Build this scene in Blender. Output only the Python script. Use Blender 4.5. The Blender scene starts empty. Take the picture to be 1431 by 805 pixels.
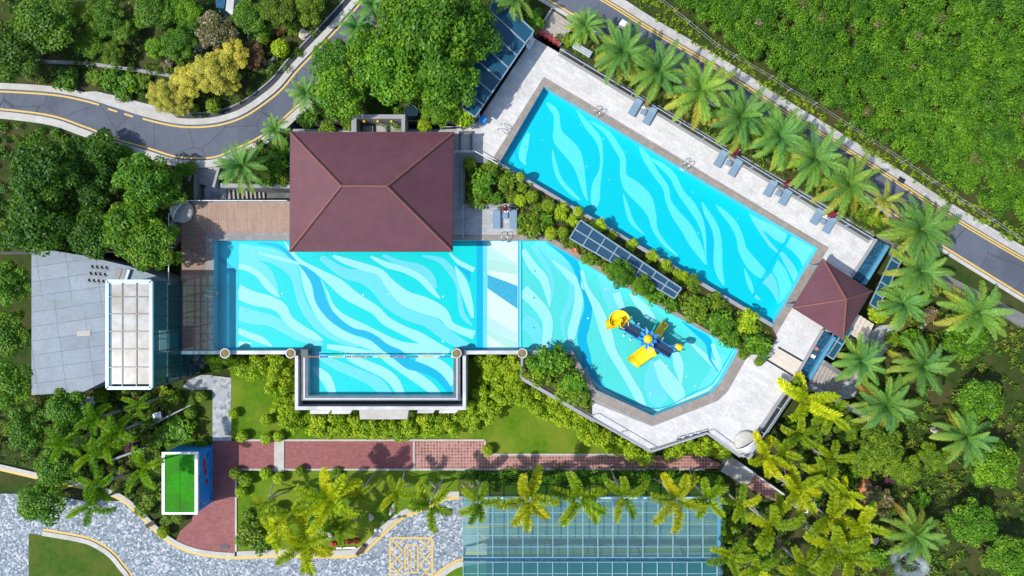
import bpy, bmesh, math, random
import numpy as np
from mathutils import Vector, Matrix
from mathutils.geometry import tessellate_polygon
random.seed(7)
RNG = np.random.default_rng(11)
SC = bpy.context.scene
COL = SC.collection
H = 65.0            # camera height above the pool deck
S = 0.075           # metres per photo pixel on the deck
ZL = -4.0           # lower garden level
ZN = 0.25           # upper road level

def P(px, py, z=0.0):
    k = S * (H - z) / H
    return Vector(((px - 715.5) * k, (402.5 - py) * k, z))
def PL(pts, z=0.0):
    return [P(a, b, z) for a, b in pts]
def lin(c):
    return tuple(((v / 255) / 12.92 if v / 255 <= 0.04045 else ((v / 255 + 0.055) / 1.055) ** 2.4) for v in c)

# ------------------------------------------------------------------ materials
class NT:
    def __init__(self, name):
        self.m = bpy.data.materials.new(name); self.m.use_nodes = True
        self.t = self.m.node_tree; self.t.nodes.clear()
        self.out = self.n('ShaderNodeOutputMaterial')
    def n(self, typ, **kw):
        nd = self.t.nodes.new(typ)
        for k, v in kw.items():
            if hasattr(nd, k): setattr(nd, k, v)
            else: nd.inputs[k].default_value = v
        return nd
    def l(self, a, b): self.t.links.new(a, b)
    def ramp(self, fac, stops, interp='LINEAR'):
        r = self.n('ShaderNodeValToRGB'); cr = r.color_ramp; cr.interpolation = interp
        while len(cr.elements) < len(stops): cr.elements.new(0.5)
        for e, (p, c) in zip(cr.elements, stops):
            e.position = p; e.color = (*c, 1)
        self.l(fac, r.inputs[0]); return r.outputs[0]
    def mix(self, fac, a, b, blend='MIX'):
        x = self.n('ShaderNodeMix', data_type='RGBA', blend_type=blend)
        for s, v in ((x.inputs[0], fac), (x.inputs[6], a), (x.inputs[7], b)):
            if isinstance(v, (int, float)): s.default_value = v
            elif isinstance(v, tuple): s.default_value = (*v, 1)
            else: self.l(v, s)
        return x.outputs[2]
    def math(self, op, a, b=0.0):
        x = self.n('ShaderNodeMath', operation=op)
        for s, v in ((x.inputs[0], a), (x.inputs[1], b)):
            if isinstance(v, (int, float)): s.default_value = v
            else: self.l(v, s)
        return x.outputs[0]
    def coord(self, kind='world', rot=0.0, scale=(1, 1, 1)):
        src = self.n('ShaderNodeNewGeometry').outputs['Position'] if kind == 'world' else self.n('ShaderNodeTexCoord').outputs['Object']
        if rot or scale != (1, 1, 1):
            mp = self.n('ShaderNodeMapping'); mp.inputs['Rotation'].default_value = (0, 0, rot)
            mp.inputs['Scale'].default_value = scale
            self.l(src, mp.inputs[0]); return mp.outputs[0]
        return src
    def noise(self, vec, scale, detail=4, rough=0.6):
        x = self.n('ShaderNodeTexNoise'); x.inputs['Scale'].default_value = scale
        x.inputs['Detail'].default_value = detail; x.inputs['Roughness'].default_value = rough
        self.l(vec, x.inputs['Vector']); return x.outputs['Fac']
    def bsdf(self, col, rough=0.6, spec=0.4, metal=0.0, bump=None, bs=0.3, bd=0.02):
        b = self.n('ShaderNodeBsdfPrincipled')
        if isinstance(col, tuple): b.inputs['Base Color'].default_value = (*col, 1)
        else: self.l(col, b.inputs['Base Color'])
        if isinstance(rough, (int, float)): b.inputs['Roughness'].default_value = rough
        else: self.l(rough, b.inputs['Roughness'])
        b.inputs['Specular IOR Level'].default_value = spec; b.inputs['Metallic'].default_value = metal
        if bump is not None:
            bp = self.n('ShaderNodeBump'); bp.inputs['Strength'].default_value = bs; bp.inputs['Distance'].default_value = bd
            self.l(bump, bp.inputs['Height']); self.l(bp.outputs[0], b.inputs['Normal'])
        return b
    def done(self, sh):
        self.l(sh.outputs[0] if hasattr(sh, 'outputs') else sh, self.out.inputs[0]); return self.m

def m_noise(name, c1, c2, scale=1.0, rough=0.7, spec=0.3, metal=0.0, kind='world', big=None, bs=0.3, bd=0.02):
    t = NT(name); v = t.coord(kind)
    n = t.noise(v, scale, 5, 0.65)
    col = t.ramp(n, [(0.3, c1), (0.7, c2)])
    if big:
        n2 = t.noise(v, big[0], 3, 0.6)
        col = t.mix(t.ramp(n2, [(0.42, (0, 0, 0)), (0.66, (1, 1, 1))]), col, big[1])
    return t.done(t.bsdf(col, rough, spec, metal, n, bs, bd))

def m_tiles(name, c1, c2, mortar, bw, bh, rot, rough=0.5, off=0.5, mort=0.012, stain=0.35, stain_col=(0.45, 0.42, 0.38), kind='world', spec=0.35):
    t = NT(name); v = t.coord(kind, rot)
    b = t.n('ShaderNodeTexBrick'); b.offset = off
    b.inputs['Scale'].default_value = 1; b.inputs['Brick Width'].default_value = bw; b.inputs['Row Height'].default_value = bh
    b.inputs['Mortar Size'].default_value = mort; b.inputs['Mortar Smooth'].default_value = 0.2; b.inputs['Bias'].default_value = 0.0
    b.inputs['Color1'].default_value = (*c1, 1); b.inputs['Color2'].default_value = (*c2, 1); b.inputs['Mortar'].default_value = (*mortar, 1)
    t.l(v, b.inputs['Vector'])
    n = t.noise(v, 0.45, 6, 0.7); n2 = t.noise(v, 3.5, 5, 0.7)
    f = t.ramp(n, [(0.45, (0, 0, 0)), (0.75, (stain,) * 3)])
    col = t.mix(f, b.outputs['Color'], stain_col, 'MULTIPLY')
    f2 = t.ramp(n2, [(0.35, (0.84,) * 3), (0.6, (1, 1, 1))])
    col = t.mix(1.0, col, f2, 'MULTIPLY')
    return t.done(t.bsdf(col, rough, spec, 0, b.outputs['Fac'], -0.2, 0.01))

def m_leaf(name, stops, trans=0.3, rough=0.5, spec=0.3):
    t = NT(name)
    a = t.n('ShaderNodeAttribute'); a.attribute_name = 'tone'
    col = t.ramp(a.outputs['Fac'], stops)
    oi = t.n('ShaderNodeObjectInfo')
    col = t.mix(1.0, col, oi.outputs['Color'], 'MULTIPLY')
    b = t.bsdf(col, rough, spec)
    tr = t.n('ShaderNodeBsdfTranslucent')
    hs = t.n('ShaderNodeHueSaturation'); hs.inputs['Value'].default_value = 1.2; hs.inputs['Saturation'].default_value = 1.1
    t.l(col, hs.inputs['Color']); t.l(hs.outputs[0], tr.inputs['Color'])
    mx = t.n('ShaderNodeMixShader'); mx.inputs[0].default_value = trans
    t.l(b.outputs[0], mx.inputs[1]); t.l(tr.outputs[0], mx.inputs[2])
    return t.done(mx)

def m_glass(name, tint, gloss_rough=0.03, ior=1.45, minr=0.04, bump=None, body=None, bodyf=0.0):
    t = NT(name)
    tr = t.n('ShaderNodeBsdfTransparent'); tr.inputs[0].default_value = (*tint, 1)
    first = tr.outputs[0]
    if body:
        d = t.n('ShaderNodeBsdfDiffuse'); d.inputs[0].default_value = (*body, 1)
        mb = t.n('ShaderNodeMixShader'); mb.inputs[0].default_value = bodyf
        t.l(first, mb.inputs[1]); t.l(d.outputs[0], mb.inputs[2]); first = mb.outputs[0]
    gl = t.n('ShaderNodeBsdfGlossy'); gl.inputs['Roughness'].default_value = gloss_rough
    fr = t.n('ShaderNodeFresnel'); fr.inputs[0].default_value = ior
    if bump:
        v = t.coord('world'); n = t.noise(v, bump[0], 3, 0.6)
        bp = t.n('ShaderNodeBump'); bp.inputs['Strength'].default_value = bump[1]; bp.inputs['Distance'].default_value = 0.05
        t.l(n, bp.inputs['Height']); t.l(bp.outputs[0], gl.inputs['Normal']); t.l(bp.outputs[0], fr.inputs['Normal'])
    f = t.math('MAXIMUM', fr.outputs[0], minr)
    mx = t.n('ShaderNodeMixShader'); t.l(f, mx.inputs[0]); t.l(first, mx.inputs[1]); t.l(gl.outputs[0], mx.inputs[2])
    return t.done(mx)

ROT = math.radians(30.5)
M = {}
def tile_col(name, c, var=0.06):
    # small pool mosaic
    t = NT(name); v = t.coord('world')
    n = t.noise(v, 6.0, 3, 0.7); n2 = t.noise(v, 0.35, 3, 0.5)
    c2 = tuple(min(1, x * (1 - var)) for x in c); c3 = tuple(min(1, x * (1 + var)) for x in c)
    col = t.ramp(n, [(0.3, c2), (0.7, c3)])
    col = t.mix(t.ramp(n2, [(0.3, (0, 0, 0)), (0.8, (0.25,) * 3)]), col, tuple(x * 0.85 for x in c))
    return t.done(t.bsdf(col, 0.4, 0.2))
def asphalt():
    t = NT('asphalt'); v = t.coord('world')
    n = t.noise(v, 9.0, 4, 0.7); n2 = t.noise(v, 0.16, 4, 0.6); n3 = t.noise(v, 0.7, 6, 0.75)
    col = t.ramp(n, [(0.3, (0.085, 0.10, 0.13)), (0.7, (0.135, 0.152, 0.19))])
    col = t.mix(t.ramp(n2, [(0.45, (0, 0, 0)), (0.6, (0.7,) * 3)]), col, (0.072, 0.082, 0.105))
    col = t.mix(t.ramp(n3, [(0.55, (0, 0, 0)), (0.8, (0.6,) * 3)]), col, (0.16, 0.17, 0.19))
    vo = t.n('ShaderNodeTexVoronoi'); vo.feature = 'DISTANCE_TO_EDGE'; vo.inputs['Scale'].default_value = 0.22; t.l(v, vo.inputs['Vector'])
    col = t.mix(t.ramp(vo.outputs['Distance'], [(0.0, (0.7,) * 3), (0.012, (0, 0, 0))]), col, (0.03, 0.035, 0.045))
    return t.done(t.bsdf(col, 0.85, 0.25, 0, n, 0.3, 0.02))
M['p_base'] = tile_col('pool_turquoise', (0.0, 0.66, 0.67))
M['p_base2'] = tile_col('pool_aqua', (0.10, 0.68, 0.64))
M['p_up'] = tile_col('pool_cyan', (0.0, 0.60, 0.71))
M['p_upL'] = tile_col('pool_cyan_pale', (0.12, 0.76, 0.86))
M['p_L'] = tile_col('pool_pale', (0.38, 0.78, 0.85))
M['p_M'] = tile_col('pool_mid', (0.17, 0.68, 0.82))
M['p_D'] = tile_col('pool_deep', (0.0, 0.44, 0.68))
M['p_D3'] = tile_col('pool_deep_two', (0.0, 0.52, 0.76))
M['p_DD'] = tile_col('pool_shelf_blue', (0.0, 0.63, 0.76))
M['p_W'] = tile_col('pool_white', (0.80, 0.83, 0.84), 0.03)
M['p_P'] = tile_col('pool_ice', (0.58, 0.75, 0.80), 0.04)
M['p_G'] = tile_col('pool_mint', (0.52, 0.73, 0.64), 0.04)
M['p_B'] = tile_col('pool_mosaic_blue', (0.06, 0.42, 0.62), 0.2)
M['water'] = m_glass('pool_water', (0.88, 0.985, 1.0), 0.04, 1.33, 0.0, bump=(2.2, 0.3))
M['darkwater'] = m_noise('channel_water', (0.012, 0.03, 0.045), (0.02, 0.05, 0.06), 0.6, 0.06, 0.5)
M['deck'] = m_tiles('pale_stone_tiles', (0.67, 0.655, 0.635), (0.58, 0.57, 0.555), (0.51, 0.505, 0.495), 0.9, 0.45, ROT, 0.55)
M['deck0'] = m_tiles('grey_stone_tiles', (0.46, 0.47, 0.48), (0.36, 0.37, 0.38), (0.28, 0.28, 0.29), 0.9, 0.45, 0, 0.55)
M['coping'] = m_tiles('grey_brown_coping', (0.33, 0.29, 0.25), (0.27, 0.24, 0.21), (0.16, 0.15, 0.14), 0.6, 0.6, ROT, 0.6, stain=0.25)
M['coping0'] = m_tiles('grey_coping', (0.29, 0.275, 0.265), (0.22, 0.21, 0.205), (0.15, 0.14, 0.14), 0.6, 0.6, 0, 0.6, stain=0.25)
M['woodx'] = m_tiles('deck_planks_across', (0.42, 0.285, 0.21), (0.35, 0.235, 0.175), (0.12, 0.07, 0.05), 2.4, 0.18, math.pi / 2, 0.65, stain=0.3)
M['woody'] = m_tiles('deck_planks_along', (0.32, 0.20, 0.145), (0.26, 0.165, 0.12), (0.10, 0.06, 0.045), 2.4, 0.22, 0, 0.65, stain=0.3)
M['cream'] = m_tiles('cream_boards', (0.70, 0.62, 0.52), (0.64, 0.57, 0.48), (0.5, 0.43, 0.36), 3.0, 0.25, ROT, 0.6, stain=0.1)
M['conc'] = m_noise('concrete', (0.27, 0.28, 0.285), (0.37, 0.375, 0.38), 1.2, 0.8, 0.2, big=(0.3, (0.26, 0.26, 0.26)))
M['concdk'] = m_noise('dark_concrete', (0.10, 0.11, 0.12), (0.17, 0.18, 0.19), 1.2, 0.8, 0.2)
M['white'] = m_noise('white_painted_wall', (0.52, 0.52, 0.52), (0.62, 0.62, 0.62), 0.9, 0.6, 0.3, big=(0.5, (0.44, 0.43, 0.42)))
M['whitep'] = m_noise('white_paint', (0.74, 0.74, 0.74), (0.8, 0.8, 0.8), 3, 0.4, 0.4)
M['asph'] = asphalt()
M['yline'] = m_noise('yellow_road_paint', (0.56, 0.38, 0.09), (0.68, 0.48, 0.14), 5.0, 0.6, 0.3)
M['kerb'] = m_noise('kerb_stone', (0.42, 0.41, 0.38), (0.53, 0.52, 0.48), 2.0, 0.8, 0.2, big=(0.7, (0.42, 0.40, 0.36)))
M['pave'] = m_tiles('roadside_paving', (0.52, 0.51, 0.49), (0.43, 0.42, 0.40), (0.40, 0.38, 0.35), 0.5, 0.5, ROT, 0.8, stain=0.5)
M['drain'] = m_noise('drain_grating', (0.015, 0.02, 0.03), (0.035, 0.04, 0.055), 4, 0.5, 0.4)
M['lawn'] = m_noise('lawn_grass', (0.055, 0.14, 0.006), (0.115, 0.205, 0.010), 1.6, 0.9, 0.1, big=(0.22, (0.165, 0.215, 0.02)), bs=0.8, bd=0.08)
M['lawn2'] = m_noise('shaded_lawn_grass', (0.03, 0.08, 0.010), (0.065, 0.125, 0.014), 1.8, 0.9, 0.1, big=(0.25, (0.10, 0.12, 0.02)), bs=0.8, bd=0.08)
M['ground'] = m_noise('garden_soil_grass', (0.02, 0.042, 0.008), (0.045, 0.075, 0.014), 1.1, 0.95, 0.1, big=(0.3, (0.07, 0.065, 0.025)), bs=0.8, bd=0.1)
M['soil'] = m_noise('planting_soil', (0.05, 0.038, 0.022), (0.09, 0.07, 0.035), 2.5, 0.95, 0.1, big=(0.6, (0.04, 0.055, 0.012)), bs=0.8, bd=0.06)
M['redpath'] = m_tiles('red_paving', (0.33, 0.115, 0.11), (0.26, 0.085, 0.085), (0.2, 0.09, 0.085), 0.4, 0.2, 0, 0.75, stain=0.5, stain_col=(0.62, 0.5, 0.5))
M['redbrick'] = m_tiles('red_brick_grid', (0.42, 0.17, 0.145), (0.25, 0.075, 0.065), (0.46, 0.33, 0.29), 0.34, 0.34, 0, 0.75, off=0.0, mort=0.04, stain=0.7)
def cobble():
    t = NT('plaza_cobble_mosaic'); v = t.coord('world')
    vo = t.n('ShaderNodeTexVoronoi'); vo.inputs['Scale'].default_value = 5.4; t.l(v, vo.inputs['Vector'])
    sp = t.n('ShaderNodeSeparateColor'); t.l(vo.outputs['Color'], sp.inputs[0])
    n = t.noise(v, 0.9, 3, 0.6)
    f = t.math('ADD', sp.outputs[0], t.math('MULTIPLY', t.math('SUBTRACT', n, 0.5), 0.5))
    col = t.ramp(f, [(0.0, (0.13, 0.165, 0.20)), (0.22, (0.21, 0.25, 0.29)), (0.54, (0.28, 0.32, 0.36)), (0.80, (0.48, 0.50, 0.52))], 'CONSTANT')
    return t.done(t.bsdf(col, 0.8, 0.2, 0, vo.outputs['Distance'], 0.2, 0.02))
M['cobble'] = cobble()
def greystone():
    t = NT('grey_crazy_paving'); v = t.coord('world')
    vo = t.n('ShaderNodeTexVoronoi'); vo.inputs['Scale'].default_value = 2.6; t.l(v, vo.inputs['Vector'])
    sp = t.n('ShaderNodeSeparateColor'); t.l(vo.outputs['Color'], sp.inputs[0])
    col = t.ramp(sp.outputs[0], [(0.0, (0.20, 0.22, 0.23)), (0.16, (0.33, 0.35, 0.37)), (0.6, (0.40, 0.42, 0.43)), (0.85, (0.26, 0.28, 0.30))], 'CONSTANT')
    n = t.noise(v, 0.5, 4, 0.6)
    col = t.mix(t.ramp(n, [(0.4, (0, 0, 0)), (0.7, (0.5,) * 3)]), col, (0.46, 0.47, 0.48))
    return t.done(t.bsdf(col, 0.8, 0.2))
M['crazy'] = greystone()
def rooftile(name, axis):
    t = NT(name); v = t.coord('world')
    w = t.n('ShaderNodeTexWave'); w.bands_direction = axis; w.inputs['Scale'].default_value = 0.85
    w.inputs['Distortion'].default_value = 0.15
    t.l(v, w.inputs['Vector'])
    n = t.noise(v, 0.5, 5, 0.7); n2 = t.noise(v, 5, 3, 0.7)
    col = t.ramp(n, [(0.3, (0.105, 0.040, 0.051)), (0.7, (0.145, 0.055, 0.070))])
    col = t.mix(t.ramp(n2, [(0.4, (0, 0, 0)), (0.8, (0.4,) * 3)]), col, (0.10, 0.038, 0.047))
    return t.done(t.bsdf(col, 0.55, 0.35, 0, w.outputs['Fac'], 0.13, 0.03))
M['roof_x'] = rooftile('plum_roof_seams_x', 'X'); M['roof_y'] = rooftile('plum_roof_seams_y', 'Y')
M['ridge'] = m_noise('terracotta_ridge', (0.15, 0.06, 0.052), (0.22, 0.09, 0.075), 3, 0.6, 0.3)
M['metal'] = m_noise('brushed_grey_metal', (0.36, 0.40, 0.44), (0.46, 0.50, 0.54), 2, 0.4, 0.5)
M['chrome'] = m_noise('stainless_steel', (0.7, 0.72, 0.74), (0.8, 0.8, 0.8), 3, 0.2, 0.5, 0.9)
M['frame'] = m_noise('dark_window_frame', (0.03, 0.045, 0.055), (0.05, 0.065, 0.075), 2, 0.4, 0.5)
M['tealframe'] = m_noise('pale_teal_frame', (0.30, 0.52, 0.56), (0.40, 0.60, 0.64), 2, 0.4, 0.5)
M['bluebar'] = m_noise('sky_blue_edge', (0.07, 0.25, 0.38), (0.11, 0.31, 0.44), 2, 0.4, 0.5)
M['blueglass'] = m_glass('blue_roof_glass', (0.10, 0.26, 0.36), 0.05, 1.45, 0.04, body=(0.02, 0.10, 0.17), bodyf=0.75)
M['bluetile'] = m_noise('wet_blue_tiles', (0.006, 0.03, 0.07), (0.02, 0.09, 0.16), 4, 0.2, 0.5, big=(3.6, (0.03, 0.12, 0.20)))
M['canglass'] = m_glass('canopy_glass', (0.50, 0.78, 0.80), 0.03, 1.45, 0.05, body=(0.24, 0.46, 0.48), bodyf=0.17)
M['canglassd'] = m_glass('canopy_glass_deep', (0.25, 0.55, 0.62), 0.03, 1.45, 0.05, body=(0.06, 0.24, 0.32), bodyf=0.4)
M['wallglass'] = m_glass('curtain_wall_glass', (0.30, 0.62, 0.66), 0.02, 1.5, 0.05, body=(0.02, 0.20, 0.25), bodyf=0.28)
M['railglass'] = m_glass('railing_glass', (0.80, 0.92, 0.90), 0.03, 1.45, 0.05)
M['shell'] = m_noise('silver_shell', (0.50, 0.51, 0.52), (0.60, 0.61, 0.62), 1.5, 0.3, 0.5, kind='obj')
M['bldg'] = m_tiles('blue_grey_roof_panels', (0.24, 0.29, 0.34), (0.19, 0.24, 0.29), (0.10, 0.13, 0.16), 3.0, 1.5, math.radians(-8), 0.6, off=0.0, mort=0.03)
M['greenfelt'] = m_noise('green_turf_roof', (0.02, 0.20, 0.006), (0.04, 0.29, 0.012), 5, 0.85, 0.1, big=(0.5, (0.035, 0.17, 0.012)))
def frosted(name):
    t = NT(name); v = t.coord('world')
    n = t.noise(v, 0.55, 4, 0.6); n2 = t.noise(v, 3.0, 4, 0.7)
    col = t.ramp(n, [(0.4, (0.72, 0.72, 0.71)), (0.62, (0.50, 0.45, 0.37))])
    col = t.mix(t.ramp(n2, [(0.5, (0, 0, 0)), (0.8, (0.35,) * 3)]), col, (0.45, 0.46, 0.46))
    b = t.bsdf(col, 0.3, 0.4); tr = t.n('ShaderNodeBsdfTransparent'); tr.inputs[0].default_value = (0.97, 0.98, 0.98, 1)
    mx = t.n('ShaderNodeMixShader'); mx.inputs[0].default_value = 0.5
    t.l(b.outputs[0], mx.inputs[1]); t.l(tr.outputs[0], mx.inputs[2]); return t.done(mx)
def bluewall():
    t = NT('painted_blue_mural'); v = t.coord('world')
    n = t.noise(v, 1.1, 2, 0.5); n2 = t.noise(v, 3.0, 2, 0.5)
    col = t.ramp(n, [(0.0, (0.01, 0.24, 0.72)), (0.5, (0.015, 0.30, 0.80)), (0.58, (0.01, 0.05, 0.25)), (0.63, (0.02, 0.33, 0.80)), (0.70, (0.60, 0.16, 0.05)), (0.78, (0.03, 0.22, 0.55))], 'CONSTANT')
    return t.done(t.bsdf(col, 0.5, 0.3))
M['bluewall'] = bluewall(); M['sky_panel'] = frosted('frosted_skylight')
M['lounge'] = m_noise('blue_grey_mesh_fabric', (0.16, 0.25, 0.34), (0.21, 0.31, 0.41), 12, 0.7, 0.2, kind='obj')
M['maroon'] = m_noise('maroon_canvas', (0.17, 0.012, 0.03), (0.25, 0.02, 0.045), 8, 0.8, 0.2, kind='obj')
M['yellow'] = m_noise('yellow_plastic', (0.85, 0.52, 0.0), (0.90, 0.60, 0.0), 2, 0.3, 0.5, kind='obj')
M['navy'] = m_noise('navy_platform', (0.012, 0.03, 0.07), (0.02, 0.05, 0.11), 3, 0.5, 0.4, kind='obj')
M['toyblue'] = m_noise('bright_blue_plastic', (0.01, 0.20, 0.62), (0.02, 0.27, 0.72), 3, 0.35, 0.5, kind='obj')
M['redp'] = m_noise('red_plastic', (0.45, 0.02, 0.02), (0.55, 0.03, 0.03), 3, 0.4, 0.4, kind='obj')
M['bluep'] = m_noise('blue_float', (0.01, 0.03, 0.30), (0.015, 0.05, 0.38), 3, 0.4, 0.4)
M['bark'] = m_noise('brown_bark', (0.07, 0.05, 0.035), (0.13, 0.10, 0.07), 8, 0.9, 0.1, kind='obj')
M['palebark'] = m_noise('pale_palm_trunk', (0.30, 0.28, 0.26), (0.42, 0.40, 0.37), 6, 0.9, 0.1, kind='obj')
M['prop'] = m_noise('weathered_wood_prop', (0.36, 0.34, 0.32), (0.48, 0.46, 0.43), 6, 0.9, 0.1, kind='obj')
M['step'] = m_tiles('step_boards', (0.46, 0.41, 0.36), (0.40, 0.36, 0.31), (0.25, 0.22, 0.19), 0.8, 0.4, ROT, 0.7, stain=0.4)
M['step0'] = m_noise('grey_step_stone', (0.32, 0.31, 0.30), (0.44, 0.43, 0.42), 2, 0.8, 0.2)
M['rock'] = m_noise('pale_garden_rock', (0.42, 0.37, 0.31), (0.58, 0.52, 0.45), 2.5, 0.9, 0.1, kind='obj')
M['terra'] = m_noise('terracotta', (0.45, 0.16, 0.08), (0.55, 0.22, 0.12), 4, 0.8, 0.2, kind='obj')
M['potsoil'] = m_noise('pot_moss', (0.16, 0.13, 0.05), (0.26, 0.22, 0.10), 8, 0.9, 0.1, kind='obj')

M['l_palm'] = m_leaf('date_palm_frond', [(0.0, (0.075, 0.23, 0.06)), (0.4, (0.17, 0.34, 0.04)), (0.72, (0.36, 0.42, 0.04)), (1.0, (0.48, 0.32, 0.045))], 0.22)
M['l_fox'] = m_leaf('foxtail_plume', [(0.0, (0.14, 0.28, 0.012)), (0.5, (0.34, 0.46, 0.012)), (1.0, (0.62, 0.62, 0.012))], 0.25)
M['l_tree'] = m_leaf('broad_leaves', [(0.0, (0.028, 0.115, 0.008)), (0.5, (0.098, 0.255, 0.008)), (1.0, (0.27, 0.44, 0.016))], 0.25)
M['l_gold'] = m_leaf('golden_fluffy_leaves', [(0.0, (0.30, 0.29, 0.025)), (0.5, (0.52, 0.49, 0.05)), (1.0, (0.72, 0.67, 0.12))], 0.2)
M['l_bush'] = m_leaf('shrub_leaves', [(0.0, (0.055, 0.14, 0.008)), (0.5, (0.16, 0.285, 0.010)), (1.0, (0.36, 0.46, 0.016))], 0.22)
M['l_lime'] = m_leaf('lime_shrub_leaves', [(0.0, (0.13, 0.27, 0.008)), (0.5, (0.30, 0.46, 0.010)), (1.0, (0.56, 0.62, 0.02))], 0.25)
M['l_red'] = m_leaf('reddish_leaves', [(0.0, (0.07, 0.11, 0.02)), (0.5, (0.16, 0.16, 0.04)), (0.8, (0.26, 0.13, 0.06)), (1.0, (0.45, 0.42, 0.34))], 0.2)
M['l_forest'] = m_leaf('forest_leaves', [(0.0, (0.025, 0.10, 0.005)), (0.5, (0.08, 0.215, 0.007)), (1.0, (0.19, 0.38, 0.013))], 0.2)
M['l_cover'] = m_leaf('ground_cover_leaves', [(0.0, (0.03, 0.09, 0.008)), (0.5, (0.10, 0.20, 0.012)), (0.85, (0.24, 0.33, 0.02)), (1.0, (0.36, 0.27, 0.05))], 0.2)
M['l_silver'] = m_leaf('silver_fan_leaves', [(0.0, (0.16, 0.21, 0.22)), (1.0, (0.32, 0.38, 0.38))], 0.15)
M['l_purple'] = m_leaf('purple_leaves', [(0.0, (0.05, 0.018, 0.035)), (1.0, (0.14, 0.05, 0.08))], 0.15)

# ------------------------------------------------------------------ objects
WL = {}
def wl(o):
    return WL.get(o.name, Vector((0, 0, 0)))
def tag(o, label, cat, group=None):
    o['label'] = label; o['category'] = cat
    if group: o['group'] = group
    return o
def struct(o, kind='structure'):
    o['kind'] = kind; return o
def thing(name, label, cat, loc=(0, 0, 0), rz=0.0, group=None):
    o = bpy.data.objects.new(name, None); COL.objects.link(o)
    o.location = loc; o.rotation_euler = (0, 0, rz); o.empty_display_size = 0.3
    WL[o.name] = Vector(loc)
    return tag(o, label, cat, group)

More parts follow.
